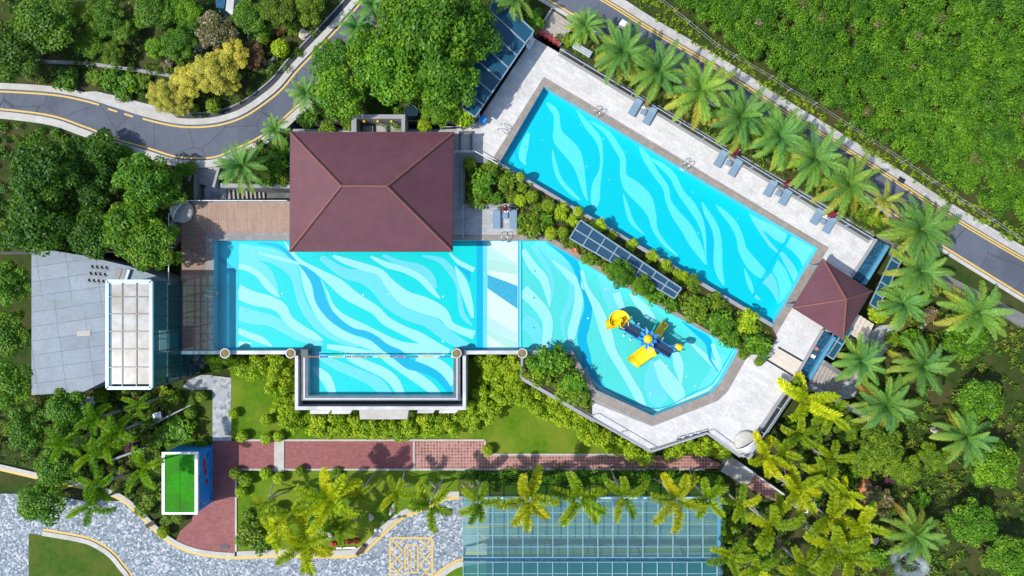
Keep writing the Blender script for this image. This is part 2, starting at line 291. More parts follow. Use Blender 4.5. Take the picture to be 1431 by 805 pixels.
class MB:
    def __init__(s): s.v, s.f, s.mi, s.sm = [], [], [], []
    def add(s, vs, fs, mi=0, smooth=False):
        b = len(s.v); s.v += [Vector(v) for v in vs]
        for f in fs: s.f.append([b + i for i in f]); s.mi.append(mi); s.sm.append(smooth)
        return s
    def box(s, c, size, rz=0.0, mi=0, rot=None):
        hx, hy, hz = (x / 2 for x in size)
        R = rot if rot is not None else Matrix.Rotation(rz, 3, 'Z')
        vs = [Vector(c) + R @ Vector((sx * hx, sy * hy, sz * hz)) for sz in (-1, 1) for sy in (-1, 1) for sx in (-1, 1)]
        return s.add(vs, [(0, 2, 3, 1), (4, 5, 7, 6), (0, 1, 5, 4), (2, 6, 7, 3), (0, 4, 6, 2), (1, 3, 7, 5)], mi)
    def bar(s, a, b, w, h, mi=0):
        a, b = Vector(a), Vector(b); d = b - a; L = d.length
        x = d.normalized(); z = Vector((0, 0, 1))
        if abs(x.z) > 0.95: z = Vector((0, 1, 0))
        y = z.cross(x).normalized(); z = x.cross(y)
        R = Matrix((x, y, z)).transposed()
        return s.box((a + b) / 2, (L, w, h), mi=mi, rot=R)
    def prism(s, poly, z0, z1, holes=(), mi=0, mside=None, bottom=False):
        loops = [[Vector((p[0], p[1], 0)) for p in poly]] + [[Vector((p[0], p[1], 0)) for p in h] for h in holes]
        mside = mi if mside is None else mside
        tris = tessellate_polygon(loops)
        flat = [p for l in loops for p in l]
        top = [(p.x, p.y, z1) for p in flat]
        fs = []
        for t in tris:
            a, b, c = (flat[i] for i in t)
            if (b - a).cross(c - a).z < 0: t = t[::-1]
            fs.append(tuple(t))
        s.add(top, fs, mi)
        if z0 is not None and z0 < z1:
            for li, l in enumerate(loops):
                area = sum(a.x * b.y - b.x * a.y for a, b in zip(l, l[1:] + l[:1]))
                if (area > 0) != (li == 0): l = l[::-1]
                n = len(l)
                vs = [(p.x, p.y, z1) for p in l] + [(p.x, p.y, z0) for p in l]
                s.add(vs, [(i, n + i, n + (i + 1) % n, (i + 1) % n) for i in range(n)], mside)
        return s
    def tube(s, pts, rad, seg=8, mi=0, smooth=True, cap=True):
        pts = [Vector(p) for p in pts]
        if isinstance(rad, (int, float)): rad = [rad] * len(pts)
        vs, fs = [], []
        ref = Vector((0, 0, 1))
        for i, p in enumerate(pts):
            d = (pts[min(i + 1, len(pts) - 1)] - pts[max(i - 1, 0)]).normalized()
            r = ref if abs(d.dot(ref)) < 0.95 else Vector((1, 0, 0))
            x = d.cross(r).normalized(); y = d.cross(x)
            for k in range(seg):
                a = 2 * math.pi * k / seg
                vs.append(p + (x * math.cos(a) + y * math.sin(a)) * rad[i])
        for i in range(len(pts) - 1):
            for k in range(seg):
                k2 = (k + 1) % seg
                fs.append((i * seg + k, i * seg + k2, (i + 1) * seg + k2, (i + 1) * seg + k))
        s.add(vs, fs, mi, smooth)
        if cap:
            s.add(vs[:seg], [tuple(range(seg))], mi); s.add(vs[-seg:], [tuple(range(seg))[::-1]], mi)
        return s
    def lathe(s, c, prof, seg=20, mi=0, smooth=True):
        vs, fs = [], []
        for r, z in prof:
            for k in range(seg):
                a = 2 * math.pi * k / seg
                vs.append((c[0] + r * math.cos(a), c[1] + r * math.sin(a), c[2] + z))
        for i in range(len(prof) - 1):
            for k in range(seg):
                k2 = (k + 1) % seg
                fs.append((i * seg + k, i * seg + k2, (i + 1) * seg + k2, (i + 1) * seg + k))
        return s.add(vs, fs, mi, smooth)
    def mesh(s, name, mats, off=Vector((0, 0, 0))):
        me = bpy.data.meshes.new(name)
        me.from_pydata([tuple(v - off) for v in s.v], [], s.f)
        for m in (mats if isinstance(mats, (list, tuple)) else [mats]): me.materials.append(M[m] if isinstance(m, str) else m)
        me.polygons.foreach_set('material_index', s.mi); me.polygons.foreach_set('use_smooth', s.sm)
        me.update(); return me
    def build(s, name, mats, parent=None, origin=None, local=False):
        """world-coordinate vertices, moved to the parent's (unrotated) place unless local"""
        off = Vector((0, 0, 0))
        if parent is not None and not local: off = wl(parent)
        elif origin is not None: off = Vector(origin)
        o = bpy.data.objects.new(name, s.mesh(name, mats, off)); COL.objects.link(o)
        if parent is not None: o.parent = parent; WL[o.name] = wl(parent).copy()
        else: o.location = off; WL[o.name] = off.copy()
        return o

def spline(pts, n=8):
    """Catmull-Rom through tuples of any length"""
    pts = [np.array(p, float) for p in pts]; out = []
    for i in range(len(pts) - 1):
        p0, p1, p2, p3 = pts[max(i - 1, 0)], pts[i], pts[i + 1], pts[min(i + 2, len(pts) - 1)]
        for k in range(n):
            t = k / n
            out.append(0.5 * (2 * p1 + (p2 - p0) * t + (2 * p0 - 5 * p1 + 4 * p2 - p3) * t * t + (3 * p1 - p0 - 3 * p2 + p3) * t ** 3))
    out.append(pts[-1]); return out
def offset_line(pts, d):
    """polyline moved d to its left (world 2D)"""
    out = []
    for i, p in enumerate(pts):
        a, b = pts[max(i - 1, 0)], pts[min(i + 1, len(pts) - 1)]
        t = Vector((b[0] - a[0], b[1] - a[1])).normalized()
        out.append((p[0] - t.y * d, p[1] + t.x * d))
    return out
def band(pts, d0, d1):
    return offset_line(pts, d0) + offset_line(pts, d1)[::-1]
def strip(mb, pts, d0, d1, z0, z1, mi=0):
    A, B = offset_line(pts, d0), offset_line(pts, d1); n = len(A)
    vs = [(x, y, z1) for x, y in A] + [(x, y, z1) for x, y in B] + [(x, y, z0) for x, y in A] + [(x, y, z0) for x, y in B]
    up = d0 > d1
    for i in range(n - 1):
        q = [(i, i + 1, n + i + 1, n + i)] if not up else [(i, n + i, n + i + 1, i + 1)]
        if z0 < z1: q += [(i, 2 * n + i, 2 * n + i + 1, i + 1), (n + i, n + i + 1, 3 * n + i + 1, 3 * n + i)]
        mb.add(vs, q, mi)
    return mb
def in_poly(x, y, poly):
    x, y = np.asarray(x), np.asarray(y); r = np.zeros(x.shape, bool)
    n = len(poly)
    for i in range(n):
        x1, y1 = poly[i][0], poly[i][1]; x2, y2 = poly[(i + 1) % n][0], poly[(i + 1) % n][1]
        if y1 == y2: continue
        c = ((y1 > y) != (y2 > y)) & (x < (x2 - x1) * (y - y1) / (y2 - y1) + x1)
        r ^= c
    return r
# ------------------------------------------------------------------ world, sun, camera
w = bpy.data.worlds.new('World'); SC.world = w; w.use_nodes = True
nt = w.node_tree; bg = nt.nodes['Background']
sky = nt.nodes.new('ShaderNodeTexSky'); sky.sky_type = 'NISHITA'; sky.sun_disc = False
SUN_EL = math.radians(51)
sdir = Vector((-43, -11)).normalized()
sky.sun_elevation = SUN_EL; sky.sun_rotation = math.atan2(sdir.x, sdir.y) % (2 * math.pi)
nt.links.new(sky.outputs[0], bg.inputs[0]); bg.inputs[1].default_value = 0.15
sl = bpy.data.lights.new('sun', 'SUN'); sl.energy = 3.3; sl.angle = math.radians(0.5); sl.color = (1.0, 0.955, 0.88)
so = bpy.data.objects.new('sun', sl); COL.objects.link(so)
tosun = Vector((sdir.x * math.cos(SUN_EL), sdir.y * math.cos(SUN_EL), math.sin(SUN_EL)))
so.rotation_euler = (-tosun).to_track_quat('-Z', 'Y').to_euler(); so.location = tosun * 80
cd = bpy.data.cameras.new('camera'); cd.sensor_width = 36; cd.lens = 36 * H / (1431 * S); cd.clip_end = 2000; cd.clip_start = 1
co = bpy.data.objects.new('camera', cd); COL.objects.link(co); co.location = (0, 0, H); SC.camera = co
SC.view_settings.view_transform = 'Standard'; SC.view_settings.look = 'None'
SC.view_settings.exposure = 0.48; SC.view_settings.gamma = 1; SC.view_settings.use_curve_mapping = False
SC.render.engine = 'CYCLES'; SC.cycles.use_denoising = True
SC.cycles.max_bounces = 6; SC.cycles.transparent_max_bounces = 12; SC.cycles.diffuse_bounces = 4; SC.cycles.glossy_bounces = 2
SC.cycles.caustics_reflective = False; SC.cycles.caustics_refractive = False

# ------------------------------------------------------------------ ground, terrain, roads
gnd = MB().prism([(-400, -400), (400, -400), (400, 400), (-400, 400)], None, ZL - 0.15).build('ground', 'ground'); struct(gnd)
TER = [(-4000, 352), (205, 352), (238, 312), (252, 284), (271, 281), (271, 232), (307, 232), (307, 260), (405, 260), (405, 168), (640, 168), (666, 160), (741, 45), (752, 43), (772, 13), (801, 35), (783, 67),
       (1226, 328), (1270, 348), (1330, 388), (4500, 1990), (4500, -3500), (-4000, -3500)]
MB().prism(PL(TER, ZN), -6, ZN, mside=1).build('terrain', ['ground', 'conc'])
struct(bpy.data.objects['terrain'])

def px_line(pts, z, n=6):
    return [(p.x, p.y) for p in (P(a[0], a[1], z) for a in spline(pts, n))]
# north-west road: upper kerb and lower kerb lines (photo pixels)
UP = [(-60, 122), (60, 128), (116, 137), (160, 150), (195, 161), (225, 169), (255, 174), (285, 174), (312, 170), (340, 160), (368, 142), (392, 122), (412, 98), (435, 74), (462, 46), (500, 4), (545, -50)]
LO = [(-60, 150), (60, 163), (116, 180), (160, 197), (205, 210), (240, 221), (265, 224), (300, 223), (330, 211), (360, 197), (385, 180), (407, 160), (430, 140), (465, 108), (500, 70), (540, 25), (600, -45)]
zr = ZN
road_px = [tuple(a[:2]) for a in spline(UP, 5)] + [tuple(a[:2]) for a in spline(LO, 5)][::-1]
MB().prism(PL(road_px, zr), None, zr + 0.012).build('road', 'asph')
NEU = [(760, -50), (849, -1), (911, 38), (1000, 90), (1090, 148), (1161, 191), (1256, 251), (1316, 290), (1420, 352), (1560, 430)]
NEL = [(670, -50), (762, 1), (807, 28), (851, 55), (960, 121), (1080, 194), (1209, 274), (1262, 312), (1370, 380), (1500, 460)]
ne_px = [tuple(a[:2]) for a in spline(NEU, 5)] + [tuple(a[:2]) for a in spline(NEL, 5)][::-1]
MB().prism(PL(ne_px, zr), None, zr + 0.012).build('road', 'asph')
for o in bpy.data.objects:
    if o.name.startswith('road'): struct(o)
ul, ll, nu, nl = (px_line(q, zr) for q in (UP, LO, NEU, NEL))
mk = MB()
dash = [i for i, p in enumerate(ul) if True]
# yellow edge lines: dashed over the side entrance of the upper line
cut0, cut1 = P(140, 144, zr).x, P(196, 160, zr).x
pre = [p for p in ul if p[0] < cut0]; post = [p for p in ul if p[0] > cut1]
for seg in (pre, post): strip(mk, seg, -0.16, -0.34, 0, 0)
for a in ((152, 147, 165, 151), (175, 154, 187, 158)):
    q = [(P(a[0], a[1] + 2, zr).x, P(a[0], a[1] + 2, zr).y), (P(a[2], a[3] + 2, zr).x, P(a[2], a[3] + 2, zr).y)]
    strip(mk, q, -0.16, -0.34, 0, 0)
strip(mk, ll, 0.16, 0.34, 0, 0)
strip(mk, nu, -0.10, -0.26, 0, 0); strip(mk, nu, -0.36, -0.50, 0, 0)
strip(mk, nl, 0.12, 0.32, 0, 0)
for v in mk.v: v.z = zr + 0.02
struct(mk.build('road_marking', 'yline'))
kb = MB()
strip(kb, ul, 0.0, 0.62, zr, zr + 0.12); strip(kb, ll, -0.75, 0.0, zr, zr + 0.12)
strip(kb, nl, -0.35, 0.0, zr, zr + 0.12)
struct(kb.build('kerb', 'kerb'))
pv = MB(); strip(pv, nu, 0.0, 0.85, zr, zr + 0.10)
fork = [(-60, 118), (40, 122), (116, 129), (135, 128), (165, 135), (200, 144), (232, 152), (250, 166)]
pv.prism(PL(fork + [(225, 168), (195, 160), (160, 149), (116, 136), (60, 127), (-60, 121)], zr), zr, zr + 0.11)
struct(pv.build('pavement', 'pave'))
dr = MB(); strip(dr, [p for p in ul if p[0] > P(232, 0, zr).x], 0.62, 1.15, zr, zr + 0.05); struct(dr.build('drain_channel', 'drain'))
rs = MB(); strip(rs, [p for p in ul if p[0] > P(232, 0, zr).x], 1.15, 1.28, zr, zr + 0.16); struct(rs.build('kerb', 'conc'))

# ------------------------------------------------------------------ terrace with pool openings
POD = [(253, 281), (405, 281), (405, 180), (636, 180), (668, 168), (745, 52), (1224, 334), (1196, 382), (1172, 420), (1150, 462), (1113, 527), (1108, 536), (1040, 640), (1033, 637), (988, 604), (909, 630),
       (827, 584), (728, 527), (728, 495), (643, 495), (643, 560), (421, 560), (421, 495), (253, 495)]
UPP = [(760, 121), (1143, 347), (1081, 453), (698, 227)]
LOP = [(299, 336), (762, 336), (800, 358), (862, 394), (940, 439), (1032, 490), (1006, 537), (994, 549), (976, 557), (912, 581), (833, 545), (815, 517), (800, 490), (634, 490), (634, 553), (430, 553), (430, 490), (299, 490)]
ZF = -1.1
pod = MB().prism(PL(POD), -6, -0.05, holes=[PL(UPP), PL(LOP)], mside=1).build('terrace_base', ['conc', 'conc']); struct(pod)
def sheet(name, poly, mat, z=0.0, holes=(), z0=-0.05):
    return struct(MB().prism(PL(poly), z0, z, holes=[PL(h) for h in holes]).build(name, mat))
UPC = [(760, 107), (1158, 346), (1083, 470), (1078, 462), (1084, 457), (694, 229), (690, 218)]
sheet('terrace_paving', [(745, 53), (1222, 333), (1194, 382), (1171, 419), (1148, 461), (1111, 527), (1106, 535), (1039, 637), (1033, 635), (988, 602), (909, 628), (828, 581), (828, 562), (912, 596), (1003, 560), (1042, 500), (1080, 458), (1145, 346), (760, 118), (700, 214), (694, 224), (668, 214), (638, 214), (638, 182), (669, 169)], 'deck')
sheet('terrace_paving', [(405, 182), (637, 182), (637, 222), (648, 222), (648, 289), (722, 289), (722, 328), (660, 328), (660, 334), (405, 334)], 'deck0')
struct(MB().prism(PL([(760, 107), (1158, 346), (1082, 472), (1077, 466), (1081, 453), (1143, 347), (760, 121), (698, 227), (690, 219)]), -0.05, 0.014).build('pool_edge_paving', 'coping'))
struct(MB().prism(PL([(698, 227), (1081, 453), (1078, 459), (694, 231)]), -0.05, 0.016).build('pool_edge_paving', 'conc'))
struct(MB().prism(PL([(288, 325), (405, 325), (405, 336), (299, 336), (299, 490), (288, 490)]), -0.05, 0.014).build('pool_edge_paving', 'coping0'))
struct(MB().prism(PL([(405, 334), (405, 328), (764, 328), (1044, 492), (1032, 490), (940, 439), (862, 394), (800, 358), (762, 336), (405, 336)]), -0.05, 0.018).build('pool_edge_paving', 'coping'))
struct(MB().prism(PL([(1032, 490), (1044, 492), (1045, 497), (1017, 547), (1003, 560), (979, 570), (912, 595), (826, 556), (806, 522), (796, 490), (800, 490), (815, 517), (833, 545), (912, 581), (976, 557), (994, 549), (1006, 537)]), -0.05, 0.02).build('pool_edge_paving', 'coping'))
sheet('wooden_deck', [(253, 283), (405, 283), (405, 325), (288, 325)], 'woodx')
sheet('wooden_deck', [(253, 283), (288, 325), (288, 490), (253, 490)], 'woody')
sheet('terrace_paving', [(1088, 486), (1122, 506), (1109, 525), (1072, 502)], 'cream', 0.012)
for q in ([(1088, 484), (1123, 504), (1122, 506.5), (1087, 486.5)], [(1071, 501), (1109, 524), (1108, 526.5), (1070, 503.5)]):
    sheet('drain_channel', q, 'drain', 0.02)
struct(MB().prism(PL([(253, 490), (299, 490), (413, 490), (430, 490), (430, 495), (253, 495)]), -0.05, 0.10).build('pool_edge_wall', 'white'))
struct(MB().prism(PL([(634, 490), (730, 490), (730, 495), (634, 495)]), -0.05, 0.10).build('pool_edge_wall', 'white'))

# ------------------------------------------------------------------ pools
def f1(o, sc):
    return lambda r: [(o[0] + a[0] / sc, o[1] + a[1] / sc) + ((a[2] / sc,) if len(a) > 2 else ()) for a in r]
R1, R2, R3 = f1((290, 330), 4.735), f1((480, 330), 4.735), f1((660, 330), 4.735)
R4, R5, R6, R7 = f1((840, 400), 4.235), f1((690, 110), 4.735), f1((820, 190), 4.735), f1((960, 280), 4.735)
class Floor:
    def __init__(s, mats): s.mb, s.mats, s.z = MB(), mats, ZF
    def nz(s): s.z += 0.0006; return s.z
    def poly(s, pts, m):
        z = s.nz(); s.mb.prism(PL(pts, z), None, z, mi=s.mats.index(m))
    def rib(s, pts, m):
        z = s.nz(); q = spline([p if len(p) > 2 else (*p, 2) for p in pts], 6)
        c = [P(a[0], a[1], z) for a in q]; n = len(c); vs = []
        for sgn in (1, -1):
            for i in range(n):
                t = (c[min(i + 1, n - 1)] - c[max(i - 1, 0)]).normalized()
                vs.append(c[i] + Vector((-t.y, t.x, 0)) * sgn * max(q[i][2], 0.15) * S / 2)
        s.mb.add(vs, [(n + i, n + i + 1, i + 1, i) for i in range(n - 1)], s.mats.index(m))
def walls(mb, loop, mi):
    l = [Vector(p) for p in PL(loop)]
    area = sum(a.x * b.y - b.x * a.y for a, b in zip(l, l[1:] + l[:1]))
    if area < 0: l = l[::-1]
    l = [Vector((x, y, 0)) for x, y in offset_line([(p.x, p.y) for p in l] , 0.0)]
    c = sum(l, Vector()) / len(l); n = len(l)
    q = [p + (c - p).normalized() * 0.004 for p in l]
    vs = [(p.x, p.y, -0.055) for p in q] + [(p.x, p.y, ZF - 0.2) for p in q]
    mb.add(vs, [(i, (i + 1) % n, n + (i + 1) % n, n + i) for i in range(n)], mi)

pu = thing('swimming_pool', 'long rectangular cyan swimming pool set diagonally on the white terrace', 'pool', P(920, 290, ZF))
F = Floor(['p_up', 'p_upL', 'p_D3', 'p_DD', 'p_M', 'p_base'])
F.poly([(760, 112), (1155, 346), (1082, 466), (688, 227)], 'p_up')
for r in (R5([(190, 330, 10), (150, 400, 30), (135, 460, 30), (180, 570, 12)]),): F.rib(r, 'p_D3')
F.poly(R5([(340, 45), (430, 75), (330, 130), (250, 260), (160, 400), (110, 470), (40, 545)]), 'p_D3')
for r in ([(60, 60, 30), (110, 120, 30), (150, 230, 45), (155, 320, 50), (170, 420, 38), (220, 530, 18), (260, 620, 12)],): F.rib(R7(r), 'p_D3')
for r in ([(580, 270, 8), (640, 380, 22), (750, 500, 25), (770, 560, 32)],): F.rib(R6(r), 'p_D3')
for r in ([(350, 160, 12), (385, 195, 40), (415, 240, 40), (420, 330, 50), (440, 400, 95), (520, 490, 105), (560, 570, 75), (580, 650, 50), (605, 760, 25), (625, 810, 4)],
          [(388, 470, 6), (405, 570, 28), (440, 670, 30), (520, 760, 28), (570, 800, 12)],
          [(550, 212, 8), (620, 310, 42), (690, 400, 42), (712, 500, 22), (708, 600, 20), (680, 700, 55), (672, 800, 60), (665, 860, 20)],
          [(230, 360, 20), (205, 440, 50), (190, 520, 50), (212, 572, 6)]): F.rib(R5(r), 'p_upL')
for r in ([(20, -100, 8), (125, -29, 34), (190, 60, 45), (238, 150, 42), (242, 260, 45), (290, 330, 100), (380, 420, 105), (430, 520, 60), (452, 620, 36), (520, 720, 26), (600, 790, 12)],
          [(240, 380, 5), (265, 470, 28), (300, 570, 28), (382, 655, 6)],
          [(350, 75, 12), (390, 140, 48), (450, 240, 45), (520, 340, 42), (540, 430, 36), (590, 520, 60), (660, 610, 78), (710, 700, 75), (755, 780, 50), (790, 850, 15)],
          [(410, 140, 8), (500, 200, 38), (570, 270, 45), (620, 370, 45), (690, 460, 58), (745, 550, 48), (775, 650, 26), (785, 760, 10), (788, 820, 4)]): F.rib(R6(r), 'p_upL')
for r in ([(100, 10, 6), (130, 80, 38), (185, 180, 48), (205, 280, 52), (205, 400, 60), (215, 480, 50), (245, 560, 16)],
          [(190, 30, 6), (240, 80, 36), (310, 160, 48), (350, 250, 48), (370, 330, 60), (430, 420, 82), (490, 480, 70), (520, 500, 40)],
          [(380, 450, 5), (410, 540, 34), (442, 620, 16)]): F.rib(R7(r), 'p_upL')
F.poly(R7([(410, 85), (480, 125), (560, 160), (665, 225), (640, 290), (580, 260), (530, 215), (500, 200), (540, 260), (610, 340), (600, 355), (540, 300), (480, 210), (440, 150)]), 'p_M')
F.poly(R7([(690, 235), (830, 310), (850, 330), (775, 455), (745, 390), (700, 340), (655, 305)]), 'p_M')
F.rib(R7([(620, 345, 28), (665, 410, 48), (705, 480, 52), (718, 545, 20)]), 'p_M')
F.poly(R7([(560, 475), (590, 530), (606, 600), (606, 690), (570, 620), (540, 580), (500, 545)]), 'p_M')
F.poly(R7([(600, 390), (650, 450), (680, 520), (695, 570), (640, 650), (612, 680), (612, 590), (595, 520), (565, 470)]), 'p_upL')
F.poly(R7([(455, 622), (490, 655), (480, 662), (445, 645)]), 'p_M')
F.rib(R7([(685, 222, 11), (600, 350, 11), (510, 500, 11), (430, 640, 11)]), 'p_D3')
def spots(F, f, pts, m, r):
    for u, v in pts:
        x, y = f([(u, v)])[0]; F.poly([(x + r * math.cos(k * 1.047), y + r * math.sin(k * 1.047)) for k in range(6)], m)
spots(F, R5, [(322, 405), (575, 305), (726, 397), (875, 485), (615, 580), (765, 668), (510, 740)], 'p_M', 1.3)
spots(F, R5, [(210, 447), (310, 288)], 'p_D3', 1.2); spots(F, R6, [(150, 288), (260, 105), (700, 373), (740, 645), (590, 548)], 'p_M', 1.3); spots(F, R7, [(335, 120), (75, 215)], 'p_M', 1.2)
walls(F.mb, UPP, 4)
F.mb.build('basin', F.mats, pu)
MB().prism(PL(UPP, -0.13), None, -0.13).build('water', 'water', pu)

pl = thing('swimming_pool', 'large turquoise swimming pool with wavy pale stripes under the big plum roof', 'pool', P(660, 430, ZF))
F = Floor(['p_base', 'p_base2', 'p_L', 'p_M', 'p_D', 'p_DD', 'p_W', 'p_P', 'p_G', 'p_B'])
F.poly([(290, 328), (730, 328), (730, 493), (637, 493), (637, 556), (427, 556), (427, 493), (292, 493)], 'p_base')
F.poly([(722, 328), (765, 328), (1045, 488), (1010, 560), (912, 595), (825, 560), (798, 493), (722, 493)], 'p_base2')
for r in ([(130, 60, 20), (230, 85, 70), (320, 110, 90), (430, 130, 100), (520, 180, 100), (580, 260, 70), (600, 350, 56), (640, 470, 60), (720, 580, 60), (830, 660, 55), (947, 712, 36), (1010, 725, 8)],
          [(150, 120, 60), (230, 150, 80), (320, 190, 70), (390, 240, 68), (430, 310, 50), (460, 380, 24), (482, 404, 5)],
          [(200, 510, 100), (320, 540, 90), (420, 560, 75), (500, 600, 75), (600, 650, 80), (690, 690, 60), (760, 720, 20)]): F.rib(R1(r), 'p_M')
for r in ([(330, 110, 6), (450, 140, 26), (540, 165, 22), (600, 185, 20), (645, 235, 62), (668, 320, 75), (700, 430, 62), (760, 540, 60), (850, 625, 60), (947, 675, 55), (1100, 730, 60), (1180, 770, 40)],
          [(160, 195, 36), (260, 212, 38), (340, 258, 40), (390, 320, 46), (440, 370, 36), (478, 404, 6)],
          [(200, 365, 95), (300, 410, 92), (420, 440, 82), (490, 480, 76), (530, 545, 60), (600, 605, 60), (700, 660, 50), (765, 690, 8)],
          [(200, 625, 36), (280, 658, 44), (360, 690, 44), (425, 728, 10)], [(200, 712, 36), (295, 705, 5)],
          [(508, 36, 10), (560, 110, 24), (620, 170, 26), (700, 215, 34), (780, 265, 55), (860, 320, 85), (930, 380, 88), (1000, 425, 75), (1110, 490, 64), (1180, 560, 64), (1290, 620, 60), (1400, 670, 70), (1520, 735, 60), (1600, 765, 40)],
          [(750, 290, 5), (790, 370, 14), (820, 450, 25), (870, 520, 45), (947, 570, 55), (1020, 605, 60), (1120, 650, 50), (1200, 690, 50), (1300, 735, 70), (1450, 755, 80), (1570, 775, 50)],
          [(790, 730, 30), (900, 745, 40), (1020, 765, 40), (1130, 780, 20)]): F.rib(R1(r), 'p_L')
F.rib(R1([(600, 185, 5), (660, 230, 40), (720, 310, 66), (750, 430, 70), (830, 540, 58), (947, 622, 44), (1050, 650, 44), (1120, 690, 50), (1180, 740, 52), (1260, 778, 60), (1320, 830, 60)]), 'p_D')
F.rib(R1([(330, 45, 8), (450, 60, 24), (510, 95, 22), (550, 135, 24), (580, 165, 5)]), 'p_D')
for r in ([(-150, 140, 40), (0, 240, 70), (130, 270, 90), (230, 330, 110), (300, 420, 110), (420, 510, 90), (560, 560, 90), (640, 620, 90), (730, 685, 80), (820, 730, 50)],
          [(260, 125, 20), (380, 180, 40), (500, 220, 70), (570, 270, 60), (605, 350, 36)],
          [(520, 130, 8), (640, 160, 40), (720, 240, 50), (760, 330, 30), (770, 420, 30), (790, 520, 35), (850, 590, 16)]): F.rib(R2(r), 'p_M')
for r in ([(-70, 130, 16), (0, 160, 40), (120, 200, 50), (240, 240, 50), (310, 320, 70), (410, 410, 100), (540, 460, 110), (650, 510, 84), (705, 585, 50), (780, 625, 50), (865, 655, 60)],
          [(180, 135, 16), (290, 190, 40), (400, 222, 40), (500, 272, 45), (570, 342, 40), (620, 395, 22), (642, 413, 4)],
          [(700, 110, 8), (760, 170, 30), (865, 225, 34)], [(740, 200, 8), (790, 310, 60), (830, 440, 52), (855, 540, 20)]): F.rib(R2(r), 'p_L')
F.poly(R2([(745, 193), (800, 212), (838, 235), (838, 305), (800, 250)]), 'p_D')
# annex stripes
A1 = f1((400, 470), 6.19)
for r, m in (([(250, 130, 20), (310, 180, 60), (420, 240, 80), (560, 300, 90), (700, 360, 100), (800, 420, 110), (880, 520, 100)], 'p_M'), ([(500, 150, 30), (570, 190, 70), (700, 250, 80), (850, 320, 90), (940, 400, 90), (1000, 520, 70)], 'p_L'),
             ([(230, 270, 30), (300, 320, 80), (360, 390, 90), (410, 520, 60)], 'p_L'), ([(800, 140, 40), (880, 190, 80), (980, 260, 80), (1100, 340, 90), (1230, 430, 90), (1320, 515, 60)], 'p_L'), ([(1130, 180, 100), (1300, 260, 140), (1400, 330, 110), (1440, 420, 60)], 'p_L'),
             ([(905, 140, 45), (960, 180, 60), (1060, 240, 90), (1160, 270, 80), (1290, 330, 70), (1380, 420, 60), (1430, 520, 36)], 'p_D')): F.rib(A1(r), m)
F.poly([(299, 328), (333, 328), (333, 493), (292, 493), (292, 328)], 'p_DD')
F.rib(R1([(60, 120, 14), (120, 180, 30), (190, 240, 30)]), 'p_D3' if 'p_D3' in F.mats else 'p_D')
F.poly([(666, 328), (675, 328), (675, 493), (666, 493)], 'p_D')
F.poly([(675, 328), (681, 328), (681, 493), (675, 493)], 'p_M')
# shallow white ledge
F.poly([(681, 328), (724, 328), (724, 493), (681, 493)], 'p_W')
for q, m in (([(100, 60), (180, 110), (300, 190), (300, 200), (78, 140), (78, 60)], 'p_P'), ([(78, 145), (300, 195), (300, 255), (78, 225)], 'p_G'), ([(78, 255), (300, 330), (300, 482), (78, 345)], 'p_B'),
             ([(78, 530), (300, 650), (300, 692), (78, 630)], 'p_P'), ([(78, 625), (300, 700), (300, 740), (230, 740), (78, 655)], 'p_G')): F.poly([(max(a, 681.2), min(b, 492)) for a, b in R3(q)], m)
# play pool stripes
for r in ([(400, 60, 40), (480, 180, 40), (530, 290, 30), (525, 390, 28), (512, 470, 6)], [(335, 560, 100), (400, 600, 100), (440, 690, 80), (440, 760, 60)],
          [(430, 30, 60), (520, 110, 80), (600, 200, 90), (660, 300, 46), (650, 420, 40), (600, 560, 30), (620, 700, 16)], [(860, 200, 60), (890, 300, 100), (930, 420, 110), (960, 500, 60)]): F.rib(R3(r), 'p_M')
for r in ([(335, 90, 40), (400, 200, 60), (470, 280, 60), (500, 380, 40), (512, 470, 8)], [(335, 360, 90), (400, 420, 80), (470, 500, 80), (500, 580, 70), (490, 700, 60), (480, 760, 50)],
          [(530, 160, 12), (620, 240, 40), (700, 320, 60), (705, 420, 60), (690, 520, 60), (660, 640, 60), (655, 700, 30)]): F.rib(R3(r), 'p_L')
q = R3([(725, 230, 26), (760, 350, 30), (815, 450, 55), (860, 560, 75), (890, 650, 80), (910, 720, 70)]) + [(857, 494, 13), (868, 512, 12), (880, 532, 12), (892, 553, 13), (902, 572, 6)]
F.rib(q, 'p_L')
F.rib(R3([(490, 40, 12), (600, 100, 48), (670, 170, 50), (700, 250, 34), (716, 335, 8), (740, 380, 24), (765, 480, 50), (742, 590, 68), (725, 680, 60), (750, 790, 62)]) + [(822, 514, 13), (832, 530, 10), (845, 547, 8)], 'p_D')
for r, m in (([(320, 440, 60), (300, 560, 90), (330, 640, 120), (370, 690, 80)], 'p_M'), ([(330, 440, 50), (390, 550, 95), (450, 630, 95), (470, 690, 50)], 'p_L'), ([(90, 40, 50), (120, 120, 40), (150, 180, 20)], 'p_L'),
             ([(170, 40, 20), (250, 130, 60), (310, 200, 40)], 'p_L'), ([(440, 390, 40), (460, 470, 60), (475, 575, 12)], 'p_L'), ([(560, 660, 26), (620, 600, 70), (690, 470, 60), (720, 400, 40)], 'p_M'),
             ([(520, 320, 16), (600, 400, 30), (680, 470, 40), (715, 490, 20)], 'p_L'), ([(480, 210, 6), (560, 270, 25), (622, 315, 44), (640, 360, 34), (645, 430, 14), (692, 505, 8)], 'p_D'), ([(660, 340, 25), (690, 430, 30), (710, 470, 10)], 'p_L')): F.rib(R4(r), m)
rim = [(1030, 488), (1003, 534), (990, 545), (972, 553), (912, 575), (838, 542), (818, 514)]
F.rib([(a, b, 5.5) for a, b in rim], 'p_P')
F.rib([(a - 3 * (a > 915) , b - 4, 1.2) for a, b in rim], 'p_D')
